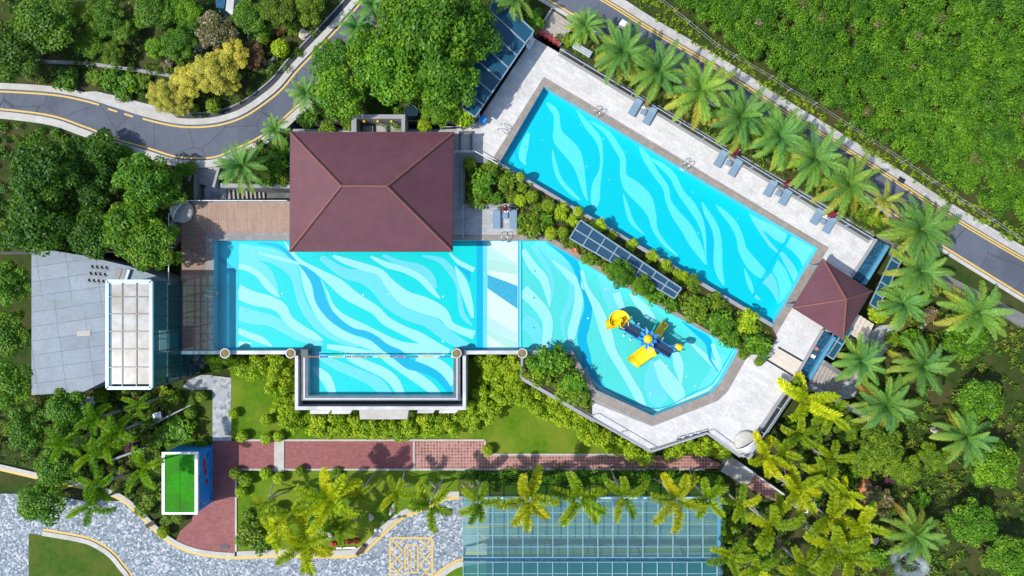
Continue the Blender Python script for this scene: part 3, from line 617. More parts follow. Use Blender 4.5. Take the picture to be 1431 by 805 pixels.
F.poly([(724, 328), (726, 328), (726, 493), (724, 493)], 'p_D'); F.poly([(726, 328), (727.6, 328), (727.6, 493), (726, 493)], 'p_L'); F.poly([(727.6, 328), (729.6, 328), (729.6, 493), (727.6, 493)], 'p_D')
spots(F, R1, [(290, 103), (440, 100), (495, 380)], 'p_W', 1.2); spots(F, R1, [(195, 172), (250, 345), (250, 497), (250, 650)], 'p_DD', 1.0); spots(F, R2, [(130, 388), (660, 400), (660, 695), (300, 385)], 'p_W', 1.4)
spots(F, R3, [(415, 230), (410, 407), (408, 606)], 'p_D', 1.4); spots(F, R3, [(765, 543), (630, 280), (880, 350), (525, 660)], 'p_W', 1.3); spots(F, R4, [(505, 535), (390, 470), (290, 635), (555, 590)], 'p_W', 1.2)
walls(F.mb, [(299, 336), (762, 336), (800, 358), (862, 394), (940, 439), (1032, 490), (1006, 537), (994, 549), (976, 557), (912, 581), (833, 545), (815, 517), (800, 490), (634, 490), (634, 553), (430, 553), (430, 490), (299, 490)], 3)
F.mb.build('basin', F.mats, pl)
MB().prism(PL(LOP, -0.13), None, -0.13).build('water', 'water', pl)
st = MB().prism(PL([(424, 470), (443, 468), (443, 494), (432, 494)]), ZF, -0.5); 
# overflow trough round the annex
ot = thing('overflow_trough', 'white-rimmed overflow trough wrapped round the rectangular pool annex', 'trough', P(532, 560, ZL))
MB().prism(PL([(412, 495), (412, 573), (651, 573), (651, 495), (646.5, 495), (646.5, 568), (416.5, 568), (416.5, 495)], -0.1), ZL - 0.2, -0.1).build('rim_wall', 'white', ot)
MB().prism(PL([(417, 494), (647, 494), (647, 568), (417, 568)], -1.6), None, -1.6).build('channel_water', 'darkwater', ot)
MB().prism(PL([(421, 495), (430.5, 495), (430.5, 553), (633.5, 553), (633.5, 495), (643, 495), (643, 560), (421, 560)]), -0.05, -0.02).build('inner_ledge', 'concdk', ot)
MB().prism(PL([(424, 500), (426.5, 500), (426.5, 556), (637.5, 556), (637.5, 500), (640, 500), (640, 558.5), (424, 558.5)]), -0.02, 0.03).build('ledge_rail', 'metal', ot)
for x0, x1, y1 in ((434, 462, 578.5), (464, 492, 578.5), (584, 608, 577.5), (614, 640, 577.5)):
    MB().prism(PL([(x0, 573.2), (x1, 573.2), (x1 - 3, y1), (x0 - 1, y1)], -1.0), -1.6, -1.0).build('planter_ledge', 'white', ot)
MB().prism(PL([(502, 573.2), (571, 573.2), (569, 586), (503, 586)], -1.3), -3, -1.3).build('stone_apron', 'kerb', ot)
M['drive'] = m_noise('smooth_driveway', (0.30, 0.34, 0.34), (0.38, 0.42, 0.42), 1.5, 0.7, 0.3, big=(0.25, (0.24, 0.27, 0.28)))
# ------------------------------------------------------------------ lower gardens: lawn, paths, plaza
def low(name, poly, mat, dz=0.0, z0=ZL - 0.15):
    return struct(MB().prism(PL(poly, ZL + dz), z0, ZL + dz).build(name, mat))
PLZ = [(-60, 690), (60, 690), (116, 700), (173, 700), (211, 735), (231, 752), (252, 764), (275, 772), (300, 776), (328, 778), (392, 775), (440, 776), (496, 775), (517, 764), (546, 734), (565, 720), (581, 714), (605, 703), (622, 695), (645, 693), (1010, 693), (1010, 900), (-60, 900)]
low('plaza', PLZ, 'cobble', -0.02)
low('lawn', [(322, 518), (420, 500), (735, 500), (905, 625), (905, 634), (680, 634), (676, 615), (322, 614)], 'lawn', 0.0)
low('lawn', [(330, 657), (640, 657), (640, 692), (600, 703), (575, 714), (546, 733), (515, 762), (494, 771), (440, 774), (392, 773), (330, 776)], 'lawn', 0.0)
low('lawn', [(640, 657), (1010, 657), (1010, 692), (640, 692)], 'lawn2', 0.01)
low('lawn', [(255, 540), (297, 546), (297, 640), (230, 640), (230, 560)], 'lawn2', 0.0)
low('path', [(297, 616), (330, 616), (330, 777), (300, 775), (272, 770), (245, 757), (252, 742), (268, 728), (272, 700), (297, 700)], 'redpath', 0.03)
low('path', [(330, 616), (577, 616), (577, 655), (330, 655)], 'redpath', 0.034)
low('path', [(580, 616), (677, 616), (677, 636), (985, 637), (1020, 655), (985, 655), (580, 655)], 'redbrick', 0.032)
low('path', [(383, 614.5), (397, 614.5), (397, 659), (383, 659)], 'kerb', 0.13)
low('path', [(297, 525), (323, 528), (323, 616), (297, 616)], 'crazy', 0.03)
low('path', [(256, 540), (262, 532), (281, 524), (297, 524), (297, 545), (256, 544)], 'crazy', 0.034)
kb = MB()
for a, b in (((330, 615), (678, 615)), ((330, 656), (985, 656)), ((678, 615), (678, 635)), ((678, 635), (905, 635)), ((330, 656), (330, 777)), ((578.5, 616), (578.5, 655))):
    kb.bar(P(*a, ZL + .02), P(*b, ZL + .02), 0.2, 0.16)
struct(kb.build('kerb', 'kerb'))
def lowline(pts, n=6): return [(p.x, p.y) for p in (P(a[0], a[1], ZL) for a in spline(pts, n))]
KU = lowline([(-60, 640), (60, 668), (116, 680), (150, 688), (173, 699), (192, 715), (211, 734), (231, 752), (252, 764), (275, 772), (300, 776), (328, 778)])
KV = lowline([(328, 778), (392, 775), (440, 776), (480, 776), (496, 774), (510, 768), (528, 751), (546, 734), (563, 721), (581, 714), (605, 703), (622, 695), (642, 694)])
KI = lowline([(60, 742), (116, 752), (140, 762), (158, 775), (172, 792), (182, 806), (200, 850)])
KJ = lowline([(560, 880), (592, 828), (606, 809), (625, 793), (648, 783), (700, 778), (800, 774), (1000, 770)])
kb = MB(); strip(kb, KU, 0, 0.45, ZL - .1, ZL + .1); strip(kb, KV, 0, 0.6, ZL - .1, ZL + .1); strip(kb, KI, -0.5, 0, ZL - .1, ZL + .1); strip(kb, KJ, -0.6, 0, ZL - .1, ZL + .1)
struct(kb.build('kerb', 'kerb'))
mk = MB(); strip(mk, KU, -0.3, 0.0, 0, 0); strip(mk, KV, -0.34, -0.02, 0, 0); strip(mk, KI, 0, 0.26, 0, 0); strip(mk, KJ, 0.0, 0.26, 0, 0)
def mline(a, b, w=0.2):
    A, B = P(*a, ZL), P(*b, ZL); d = (B - A).normalized(); n = Vector((-d.y, d.x, 0)) * w / 2
    mk.add([A + n, A - n, B - n, B + n], [(0, 1, 2, 3)])
def mrect(x0, y0, x1, y1, w=0.2):
    mline((x0, y0), (x1, y0), w); mline((x0, y1), (x1, y1), w); mline((x0, y0 + 1.5), (x0, y1 - 1.5), w); mline((x1, y0 + 1.5), (x1, y1 - 1.5), w)
mrect(545, 752, 604, 830); mrect(566, 762, 584, 800, 0.16)
for i in range(3):
    mline((569 + 4.5 * i + 1, 766), (569 + 4.5 * i + 1, 797), 0.1)
for j in range(4):
    y = 753.5 + j * 18.5
    for x0, x1 in ((547, 563.5), (587, 602.5)):
        mline((x0, y), (x1, y + 17), 0.15); mline((x0, y + 17), ((x0 + x1) / 2 - 1.2, y + 9.7), 0.15); mline(((x0 + x1) / 2 + 1.2, y + 7.3), (x1, y), 0.15)
_ = low('road', [(646, 693), (1006, 693), (1006, 773), (800, 777), (648, 783)], 'drive', -0.012)
# driveway marks under the glass canopy
for y in (735, 733 + 38): mline((650, y + 2), (1000, y - 6), 0.2)
for x in range(668, 1000, 44):
    for y in (716, 754):
        mline((x, y - 9), (x + 13, y), 0.2); mline((x + 12, y + 1), (x, y + 9), 0.2)
for v in mk.v: v.z = ZL - 0.005
struct(mk.build('road_marking', 'yline'))
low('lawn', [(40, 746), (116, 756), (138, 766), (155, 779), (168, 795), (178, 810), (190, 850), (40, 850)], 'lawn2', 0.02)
low('lawn', [(600, 826), (612, 810), (628, 797), (648, 788), (1000, 775), (1000, 850), (590, 850)], 'lawn', 0.02)

# ------------------------------------------------------------------ roofs
def hip_roof(name, label, eave_px, ze, ridge_px, zrg, cat, thick=0.22, ridge_w=0.22, cols=(), slabname=True):
    e = PL(eave_px, ze); r = PL(ridge_px, zrg)
    c = sum(e, Vector()) / 4
    t = thing(name, label, cat, (c.x, c.y, 0))
    mb = MB()
    vs = e + r
    if len(r) == 2: fs, ms = [(3, 2, 5, 4), (1, 0, 4, 5), (2, 1, 5), (0, 3, 4)], [0, 0, 1, 1]
    else: fs, ms = [(3, 2, 4), (1, 0, 4), (2, 1, 4), (0, 3, 4)], [0, 0, 1, 1]
    for f, m in zip(fs, ms): mb.add([vs[i] for i in f], [tuple(range(len(f)))], m)
    lo = [p - Vector((0, 0, thick)) for p in e]
    for i in range(4):
        j = (i + 1) % 4; mb.add([e[i], e[j], lo[j], lo[i]], [(0, 3, 2, 1)], 2)
    mb.add(lo, [(0, 1, 2, 3)], 2)
    return t, mb, e, r
t, mb, e, r = hip_roof('pavilion', 'big open pavilion with a plum hipped roof between the pool and the trees', [(406, 185), (634, 185), (632, 351), (405, 351)], 3.5, [(477, 260), (541, 260.5)], 6.8, 'pavilion')
rf = mb.build('roof', ['roof_x', 'roof_y', 'ridge'], t)
for a, b in ((e[0], r[0]), (e[3], r[0]), (e[1], r[1]), (e[2], r[1]), (r[0], r[1])):
    MB().tube([a + Vector((0, 0, 0.02)), b + Vector((0, 0, 0.02))], 0.13, 8).build('ridge_cap', 'ridge', rf)
for fx in (0.06, 0.36, 0.64, 0.94):
    for fy in (0.07, 0.92):
        q = e[0].lerp(e[1], fx).lerp(e[3].lerp(e[2], fx), fy)
        MB().box((q.x, q.y, 1.75), (0.4, 0.4, 3.4)).build('column', 'conc', t)
gt = MB()
for i in range(4):
    a, b = e[i], e[(i + 1) % 4]; gt.bar(a + Vector((0, 0, -.11)), b + Vector((0, 0, -.11)), 0.14, 0.1)
gt.build('gutter', 'frame', t)
t, mb, e, r = hip_roof('gazebo', 'small square plum pyramid-roofed gazebo at the pool corner', [(1150, 362), (1218, 407), (1178, 474), (1108, 430)], 3.0, [(1182.5, 418.5)], 5.5, 'gazebo')
rf = mb.build('roof', ['roof_x', 'roof_y', 'ridge'], t)
for a in e: MB().tube([a + Vector((0, 0, 0.02)), r[0] + Vector((0, 0, 0.02))], 0.11, 8).build('ridge_cap', 'ridge', rf)
c = sum(e, Vector()) / 4
for a in e:
    q = a.lerp(Vector((c.x, c.y, a.z)), 0.18); MB().box((q.x, q.y, 1.45), (0.3, 0.3, 2.9), -ROT).build('column', 'conc', t)

# skylight light-well north of the pavilion
t = thing('light_well', 'grey walled light well with three pale panels behind the plum pavilion roof', 'light well', P(529, 174, ZN))
MB().prism(PL([(491, 160), (566, 160), (566, 190), (491, 190)], 2.4), ZN, 2.4, holes=[PL([(498, 166), (561, 166), (561, 189), (498, 189)], 2.4)]).build('parapet', 'conc', t)
MB().prism(PL([(498, 166), (561, 166), (561, 189), (498, 189)], 2.4), None, 0.4).build('well_floor', 'concdk', t)
for x in (507, 526, 546): MB().prism(PL([(x, 176), (x + 14, 176), (x + 14, 192), (x, 192)], 0.8), 0.4, 0.8).build('panel', 'sky_panel', t)
for x in (509, 528, 547): MB().box(P(x, 169.5, 1.6), (0.2, 0.25, 0.3)).build('wall_lamp', 'yellow', t)

# west glass tower
t = thing('glass_tower', 'tall glazed stair tower with a white gridded skylight roof beside the wooden deck', 'tower', P(205, 460, ZL))
zt = 5.3
q = PL([(151, 393), (212, 393), (212, 542), (151, 542)], zt); x0, x1, y1, y0 = q[0].x, q[1].x, q[0].y, q[2].y
rd = MB().prism([(x0, y0), (x1, y0), (x1, y1), (x0, y1)], zt - 0.35, zt, holes=[[(x0 + .3, y0 + .16), (x1 - .16, y0 + .16), (x1 - .16, y1 - .3), (x0 + .3, y1 - .3)]]).build('roof_deck', 'tealframe', t)
fx = [x0 + (x1 - x0) * f for f in (0.08, 0.34, 0.665, 0.97)]; fy = [y0 + (y1 - y0) * f for f in (0.03, 0.195, 0.365, 0.53, 0.695, 0.855, 0.985)]
for i in range(3):
    for j in range(6):
        MB().prism([(fx[i] + .06, fy[j] + .06), (fx[i + 1] - .06, fy[j] + .06), (fx[i + 1] - .06, fy[j + 1] - .06), (fx[i] + .06, fy[j + 1] - .06)], zt, zt + 0.06).build('skylight_panel', 'sky_panel', rd)
g = MB()
for x in fx[1:3]: g.bar((x, y0 + .1, zt + .07), (x, y1 - .1, zt + .07), 0.09, 0.10)
for y in fy[1:6]: g.bar((x0 + .1, y, zt + .08), (x1 - .1, y, zt + .08), 0.09, 0.10)
g.build('skylight_grid', 'frame', rd)
g = MB()
for a, b in (((x0, y0), (x1, y0)), ((x1, y0), (x1, y1)), ((x1, y1), (x0, y1)), ((x0, y1), (x0, y0))): g.bar((*a, zt + .08), (*b, zt + .08), 0.3, 0.16)
g.build('roof_rim', 'tealframe', rd)
zb = ZL
for nm, a, b in (('east_glazing', (x1, y0), (x1, y1)), ('north_glazing', (x1, y1), (x0, y1)), ('south_glazing', (x0, y0), (x1, y0)), ('west_glazing', (x0, y1), (x0, y0))):
    MB().add([(*a, zb), (*b, zb), (*b, zt - .35), (*a, zt - .35)], [(0, 1, 2, 3)]).build('glass_wall', 'wallglass', t)
g = MB()
for z in (2.6, 0.0, -2.4): g.bar((x1 + .03, y0, z), (x1 + .03, y1, z), 0.14, 0.10)
for f in (0, 0.165, 0.33, 0.5, 0.667, 0.833, 1): g.bar((x1 + .03, y0 + (y1 - y0) * f, zb), (x1 + .03, y0 + (y1 - y0) * f, zt - .35), 0.1, 0.1)
g.build('mullion_grid', 'frame', t)
for z, m in ((-0.1, 'step0'),): MB().prism([(x0 + .3, y0 + .2), (x1 - 1.6, y0 + .2), (x1 - 1.6, y1 - .2), (x0 + .3, y1 - .2)], z - 0.2, z).build('floor_slab', m, t)
MB().box(((x0 + x1) / 2 + 1.1, y0 + 4.2, 0.9), (1.6, 2.2, 2.0)).build('stair_core', 'white', t)
# lower glazed annex beside the tower
ax = thing('glass_annex', 'low sloping teal glass lean-to at the foot of the stair tower', 'glass annex', P(262, 508, ZL))
zz = -2.2
q = [P(246, 494, 0), P(300, 494, zz - .4), P(284, 520, ZL), P(235, 533, -2.0)]
a0, a1, a2, a3 = Vector((x1 + .1, P(0, 496, 0).y, -0.6)), P(292, 497, -3.2), P(284, 517, ZL + .2), Vector((x1 + .1, y0 + .2, -1.6))
MB().add([a0, a1, a2, a3], [(0, 3, 2, 1)]).build('glass_roof', 'wallglass', ax)
g = MB()
for f in (0.0, 0.33, 0.66, 1.0): g.bar(a0.lerp(a1, f) + Vector((0, 0, .04)), a3.lerp(a2, f) + Vector((0, 0, .04)), 0.09, 0.08)
for f in (0, 0.5, 1): g.bar(a0.lerp(a3, f) + Vector((0, 0, .05)), a1.lerp(a2, f) + Vector((0, 0, .05)), 0.09, 0.08)
g.build('glazing_bars', 'frame', ax)
MB().add([a3, a2, Vector((a2.x, a2.y, ZL - .1)), Vector((a3.x, a3.y, ZL - .1))], [(0, 1, 2, 3)]).build('end_wall', 'wallglass', ax)

# grey building west
t = thing('grey_building', 'blue-grey flat roofed building behind the stair tower at the left edge', 'building', P(110, 450, ZL))
BZ = 1.2
MB().prism(PL([(44, 346), (60, 348), (116, 357), (180, 372), (214, 384), (238, 392), (238, 398), (150, 398), (150, 440), (118, 440), (112, 420), (44, 418)], BZ), ZL, BZ).build('upper_roof', 'bldg', t); ur = t.children[0]
MB().prism(PL([(44, 416), (118, 416), (152, 396), (152, 530), (132, 540), (116, 548), (44, 552)], BZ - 1.6), ZL, BZ - 1.6).build('lower_roof', 'bldg', t)
for j in range(3):
    for i in range(4):
        p = P(128 + i * 6.6 - j * 2.2, 373 + j * 9.5 + i * 0.5, BZ)
        MB().box(p + Vector((0, 0, .08)), (0.12, 0.34, 0.16), math.radians(-10)).box(p + Vector((.10, -.1, .14)), (0.22, 0.1, 0.1), math.radians(-10)).build('roof_vent', 'frame', ur)
for q in ([(163, 374), (171, 376), (166, 392), (157, 392)], [(173, 376.5), (180, 378), (175, 393), (168, 392)]): MB().prism(PL(q, BZ), BZ, BZ + 0.05).build('roof_window', 'frame', ur)
MB().prism(PL([(181, 377), (184, 378), (178, 395), (176, 394)], BZ), BZ, BZ + 0.3).build('parapet_rib', 'tealframe', t)
MB().prism(PL([(108, 463), (127, 461), (127, 469), (108, 470)], BZ - 1.6), BZ - 1.6, BZ - 1.55).build('roof_window', 'frame', t)
for yy in (535, 562):
    w_ = thing('white_wall', ('white slanted wall end below the grey building roof', 'white wall stub at the left edge above the palm grove')[yy > 540], 'wall', P(118, yy, ZL))
    MB().prism(PL([(96, yy + 12), (122, yy - 14 if yy < 540 else yy - 6), (128, yy - 12 if yy < 540 else yy - 8), (119, yy + 12)], -2.2), ZL, -2.2).prism(PL([(97, yy + 11), (123, yy - 10), (125, yy - 10), (117, yy + 11)], -2.2), -2.2, -2.12).build('wall_body', 'white', w_)

# green roofed blue kiosk
t = thing('kiosk', 'blue painted kiosk with a bright green roof framed in white on the red path', 'kiosk', P(262, 672, ZL))
zk = -0.4
q = PL([(226, 632), (276, 632), (276, 719), (226, 719)], zk); kx0, kx1, ky1, ky0 = q[0].x, q[1].x, q[0].y, q[2].y
kw = MB().prism([(kx0 + .12, ky0 + .12), (kx1 - .12, ky0 + .12), (kx1 - .12, ky1 - .12), (kx0 + .12, ky1 - .12)], ZL, zk - 0.25, mside=1).build('wall', ['bluewall', 'bluewall'], t)
kr = MB().prism([(kx0 + .3, ky0 + .22), (kx1 - .3, ky0 + .22), (kx1 - .3, ky1 - .22), (kx0 + .3, ky1 - .22)], zk - .25, zk - .05).build('green_roof', 'greenfelt', t)
MB().prism([(kx0, ky0), (kx1, ky0), (kx1, ky1), (kx0, ky1)], zk - 0.3, zk, holes=[[(kx0 + .3, ky0 + .22), (kx1 - .3, ky0 + .22), (kx1 - .3, ky1 - .22), (kx0 + .3, ky1 - .22)]]).build('roof_rim', 'whitep', t)
MB().bar(((kx0 + kx1) / 2, ky0 + .22, zk - .04), ((kx0 + kx1) / 2, ky1 - .22, zk - .04), 0.05, 0.03).build('roof_seam', 'greenfelt', kr)
for a in (0.2, 0.5, 0.75):
    o = MB().lathe((0, 0, 0), [(0.01, 0), (0.35, 0.02), (0.5, 0.0), (0.35, -0.02)], 7).build('wall_emblem', 'redp', kw, local=True); yy = ky0 + (ky1 - ky0) * (0.3 + a * 0.6); o.location = Vector((kx1 - .11, yy, ZL + 1.2 + a)) - wl(t); o.rotation_euler = (0, math.pi / 2, 0); o.scale = (0.7, 0.5 + a, 0.6)

M['canbeam'] = m_noise('grey_teal_beam', (0.20, 0.38, 0.42), (0.28, 0.46, 0.50), 2, 0.4, 0.5)
# big glass canopy at the bottom
t = thing('glass_canopy', 'large teal glass driveway canopy with a white beam grid at the bottom edge', 'canopy', P(826, 760, ZL))
zc = -0.6
cx = [P(x, 0, zc).x for x in (647, 1003)]
yA, yB, yC, yD = (P(0, y, zc).y for y in (697, 779, 786, 850))
MB().add([(cx[0], yB, zc), (cx[1], yB, zc), (cx[1], yA, zc), (cx[0], yA, zc)], [(0, 1, 2, 3)]).build('glass_roof', 'canglass', t)
MB().add([(cx[0], yD, zc - .3), (cx[1], yD, zc - .3), (cx[1], yC, zc - .3), (cx[0], yC, zc - .3)], [(0, 1, 2, 3)]).build('glass_roof', 'canglassd', t)
MB().prism([(cx[0], yC), (cx[1], yC), (cx[1], yB), (cx[0], yB)], zc - .6, zc - .35).build('roof_gutter', 'bluetile', t)
n = 17
for i in range(n + 1):
    x = cx[0] + (cx[1] - cx[0]) * i / n
    MB().bar((x, yA, zc + .06), (x, yB, zc + .06), 0.08, 0.10).bar((x, yC, zc - .24), (x, yD, zc - .24), 0.08, 0.10).build('beam', 'canbeam', t)
    if i % 3 == 0:
        MB().box((x, (yB + yC) / 2, (ZL + zc - .6) / 2), (0.25, 0.25, zc - .6 - ZL)).build('column', 'metal', t)
for y in (700, 716, 732, 748, 764, 779, 787, 803, 819, 835):
    yy = P(0, y, zc).y; z = zc + .02 if y < 780 else zc - .28
    MB().bar((cx[0], yy, z), (cx[1], yy, z), 0.06, 0.07).build('purlin', 'canbeam', t)
MB().bar((cx[1] + .08, yA, zc), (cx[1] + .08, yB, zc), 0.3, 0.4).build('edge_fascia', 'bluebar', t)
MB().bar((cx[0], yA + .12, zc), (cx[1], yA + .12, zc), 0.2, 0.3).build('edge_fascia', 'tealframe', t)

# blue glass roofs
def panel_roof(name, label, quad_px, z, nu, nv, rows_mats, framem='tealframe', legs=True, slope=0.0, barw=0.12):
    q = PL(quad_px, z); q[2].z += slope; q[3].z += slope
    c = sum(q, Vector()) / 4; t = thing(name, label, 'glass roof', (c.x, c.y, 0.02))
    B = lambda u, v: q[0].lerp(q[1], u).lerp(q[3].lerp(q[2], u), v)
    for j in range(nv):
        MB().add([B(0, j / nv), B(1, j / nv), B(1, (j + 1) / nv), B(0, (j + 1) / nv)], [(0, 1, 2, 3)]).build('glass_panel', rows_mats[j % len(rows_mats)], t)
    up = Vector((0, 0, .05))
    for i in range(nu + 1): MB().bar(B(i / nu, 0) + up, B(i / nu, 1) + up, barw, 0.1).build('rafter', framem, t)
    for j in range(nv + 1): MB().bar(B(0, j / nv) + up * 1.6, B(1, j / nv) + up * 1.6, barw * 1.2, 0.08).build('purlin', framem, t)
    if legs:
        for u in (0.02, 0.5, 0.98):
            for v in (0.06, 0.94):
                p = B(u, v); MB().box((p.x, p.y, p.z / 2), (0.14, 0.14, p.z)).build('post', framem, t)
    return t
M['slateframe'] = m_noise('slate_blue_frame', (0.17, 0.25, 0.31), (0.24, 0.33, 0.39), 2, 0.4, 0.5)
M['blueglass2'] = m_glass('dark_blue_glass', (0.08, 0.2, 0.3), 0.05, 1.45, 0.05, body=(0.03, 0.085, 0.15), bodyf=0.85)
panel_roof('glass_pergola', 'long narrow blue glass pergola among shrubs between the two pools', [(796, 333), (942, 417), (952, 403), (811, 308)], 1.8, 8, 2, ['blueglass2', 'blueglass2'], 'slateframe')
panel_roof('glass_lean_to', 'dark blue glass roof under the trees along the upper terrace edge', [(645, 150), (664, 164), (746, 44), (690, -8)], 2.6, 1, 7, ['blueglass'], 'slateframe')
panel_roof('glass_screen', 'lower dark glass roof beyond the cascade beside the date palms', [(1215, 425), (1226, 432), (1264, 354), (1252, 346)], -0.3, 1, 5, ['blueglass'], 'slateframe', legs=False)
panel_roof('glass_screen', 'small dark glass roof between gazebo and garden stairs', [(1148, 492), (1164, 502), (1190, 462), (1174, 452)], -0.4, 2, 2, ['blueglass'], 'slateframe', legs=False)
# cascades at the terrace's east edge
for lab, q, bar in (('blue tiled water cascade edging the terrace above the gazebo', [(1224, 334), (1241, 343), (1208, 397), (1190, 386)], ((1241, 343), (1208, 397))),
                    ('blue tiled water cascade edging the terrace below the gazebo', [(1149, 461), (1166, 471), (1131, 530), (1112, 525)], ((1166, 471), (1131, 530)))):
    c = sum(PL(q), Vector()) / 4; t = thing('water_cascade', lab, 'cascade', (c.x, c.y, ZL))
    MB().prism(PL(q, -0.35), ZL, -0.35).build('tiled_trough', 'bluetile', t)
    a, b = P(*bar[0]), P(*bar[1]); MB().bar(a + Vector((0, 0, -.2)), b + Vector((0, 0, -.2)), 0.36, 0.5).build('overflow_edge', 'bluebar', t)
    a, b = P(*q[0]), P(*q[3]); MB().bar(a + Vector((0, 0, .05)), b + Vector((0, 0, .05)), 0.28, 0.24).build('inner_kerb', 'conc', t)
for (x, y), lab, m in (((1140, 487), 'folded reddish towel lying on the lower cascade edge', 'terra'), ((1136, 498), 'white towel lying on the lower cascade edge', 'whitep')):
    p = P(x, y, -.3); o = MB().box(p, (0.45, 0.32, 0.1), -ROT).box(p + Vector((.05, .03, .09)), (0.36, 0.24, 0.08), -ROT).build('folded_towel', m, origin=p); tag(o, lab, 'towel')

# ------------------------------------------------------------------ stairs
def stairs(name, label, a_px, b_px, za, zb_, width_px, n, mat, side='conc', zbase=None, cat='stairs'):
    """treads from a (za) to b (zb_), centre-line in photo pixels"""
    A, B = P(*a_px, za), P(*b_px, zb_); A2, B2 = Vector((A.x, A.y)), Vector((B.x, B.y)); d = (B2 - A2); L = d.length; u = d / L; nrm = Vector((-u.y, u.x))
    wd = width_px * S / 2; zbase = min(za, zb_) - 0.4 if zbase is None else zbase
    c = (A + B) / 2; t = thing(name, label, cat, (c.x, c.y, min(za, zb_)))
    mb = MB()
    for i in range(n):
        z = za + (zb_ - za) * (i + 0.5) / n
        p0, p1 = A2 + u * (L * i / n), A2 + u * (L * (i + 1) / n)
        mb.prism([p0 + nrm * wd, p1 + nrm * wd, p1 - nrm * wd, p0 - nrm * wd], zbase, z, mside=1)
    mb.build('steps', [mat, 'concdk'], t)
    return t, A2, B2, nrm, wd
def sidewall(t, A2, B2, nrm, d, za, zb_, w=0.25, h=0.35, mat='conc'):
    a, b = A2 + nrm * d, B2 + nrm * d
    MB().bar((a.x, a.y, za + h), (b.x, b.y, zb_ + h), w, 0.7).build('side_wall', mat, t)
t, A2, B2, nr, wd = stairs('staircase', 'grey stone steps going down from the curved road beside the broad date palm', (290, 230), (290, 260), ZN, -0.9, 32, 6, 'step0')
sidewall(t, A2, B2, nr, wd + .25, ZN - .2, ZN - .2); sidewall(t, A2, B2, nr, -wd - .2, ZN - .3, ZN - .6)
struct(MB().prism(PL([(286, 260), (316, 260), (316, 281), (286, 281)], -0.95), ZL, -0.95).build('landing', 'crazy'))
struct(MB().prism(PL([(262, 262), (286, 262), (286, 281), (262, 281)], -1.4), ZL, -1.4).build('landing', 'concdk'))
stairs('staircase', 'dark slatted steps running along the wooden deck behind the white rail', (316, 272), (370, 272), -1.0, -3.0, 15, 9, 'step0', zbase=ZL)
struct(MB().prism(PL([(370, 262), (410, 262), (410, 281), (370, 281)], -3.1), ZL, -3.1).build('landing', 'concdk'))
MBw = thing('retaining_wall', 'grey wall top between the road planting and the sunken steps', 'wall', P(356, 261, ZN)); MB().prism(PL([(308, 256), (405, 258), (405, 263), (308, 262)], ZN + .1), -3, ZN + .1).prism(PL([(308, 256.5), (405, 258.5), (405, 260), (308, 259)], ZN + .1), ZN + .1, ZN + .16).build('wall_body', 'conc', MBw)
t, A2, B2, nr, wd = stairs('staircase', 'broad pale wooden steps from the upper road down to the terrace corner', (786.5, 24), (767, 54.5), ZN, 0.02, 34, 8, 'step', zbase=-0.3)
sidewall(t, A2, B2, nr, wd + .1, ZN, .05, 0.16, 0.1); sidewall(t, A2, B2, nr, -wd - .1, ZN, .05, 0.16, 0.1)
t, A2, B2, nr, wd = stairs('staircase', 'grey garden steps with a long sloping wall below the terrace corner', (1138, 521), (1172, 543), -0.6, ZL + .1, 32, 8, 'step')
sidewall(t, A2, B2, nr, wd + .2, -.7, ZL + .4, 0.4); sidewall(t, A2, B2 + (B2 - A2) * 1.1, nr, -wd - .3, -.7, ZL + .2, 0.5, 0.2)
low('path', [(1172, 526), (1196, 500), (1212, 520), (1192, 556), (1168, 560)], 'crazy', 0.03)
t, A2, B2, nr, wd = stairs('staircase', 'cream boarded ramp steps behind the gazebo leading to the grey path', (1192, 452), (1214, 466), -0.8, -2.2, 30, 4, 'cream', zbase=ZL)
low('path', [(1208, 470), (1230, 455), (1256, 452), (1246, 480), (1226, 506), (1212, 490)], 'crazy', 0.04)
low('path', [(1288, 455), (1297, 450), (1275, 485), (1268, 480)], 'crazy', 0.03)
t, A2, B2, nr, wd = stairs('staircase', 'grey garden steps linking the brick path to the palm grove', (1014, 648), (1050, 670), ZL + 0.9, ZL + .1, 26, 7, 'step0', zbase=ZL - .2)
low('path', [(1046, 666), (1060, 664), (1096, 688), (1088, 702), (1060, 690), (1044, 680)], 'redbrick', 0.03)
t = thing('garden_wall', 'thin white wall edging the brick path under the yellow palms', 'wall', P(1070, 668, ZL))
MB().bar(P(1034, 648, ZL + .5), P(1094, 690, ZL + .5), 0.14, 1.2).bar(P(1033, 647, ZL + 1.1), P(1095, 691, ZL + 1.1), 0.2, 0.08).build('wall_body', 'white', t)
t, A2, B2, nr, wd = stairs('staircase', 'old grey steps beside the mottled tree in the upper garden', (284, 56), (275, 84), ZN + .6, ZN, 16, 5, 'step0', zbase=ZN - .1)
struct(MB().prism(PL([(-60, 78), (116, 86), (150, 90), (205, 98), (252, 106), (252, 110), (205, 103), (150, 95), (116, 91), (-60, 83)], ZN), ZN, ZN + .06).build('path', 'conc'))
for q, m in (([(338, 62), (362, 51), (365, 57), (341, 69)], 'conc'), ([(366, 88), (385, 78), (387, 81), (368, 91)], 'concdk'), ([(345, 52), (350, 36), (352, 36), (348, 55)], 'metal')):
    c = P(*q[0], ZN); o = MB().prism(PL(q, ZN + .5), ZN, ZN + .5).build('low_wall', m, origin=c)
    tag(o, {'conc': 'short pale stone wall right of the yellow tree', 'concdk': 'low dark kerb wall left of the big ball shrub', 'metal': 'thin metal trough leading up into the upper garden'}[m], 'wall')
t = thing('garden_shed', 'dark blue roofed shed with a white gutter at the top edge', 'shed', P(312, 2, ZN))
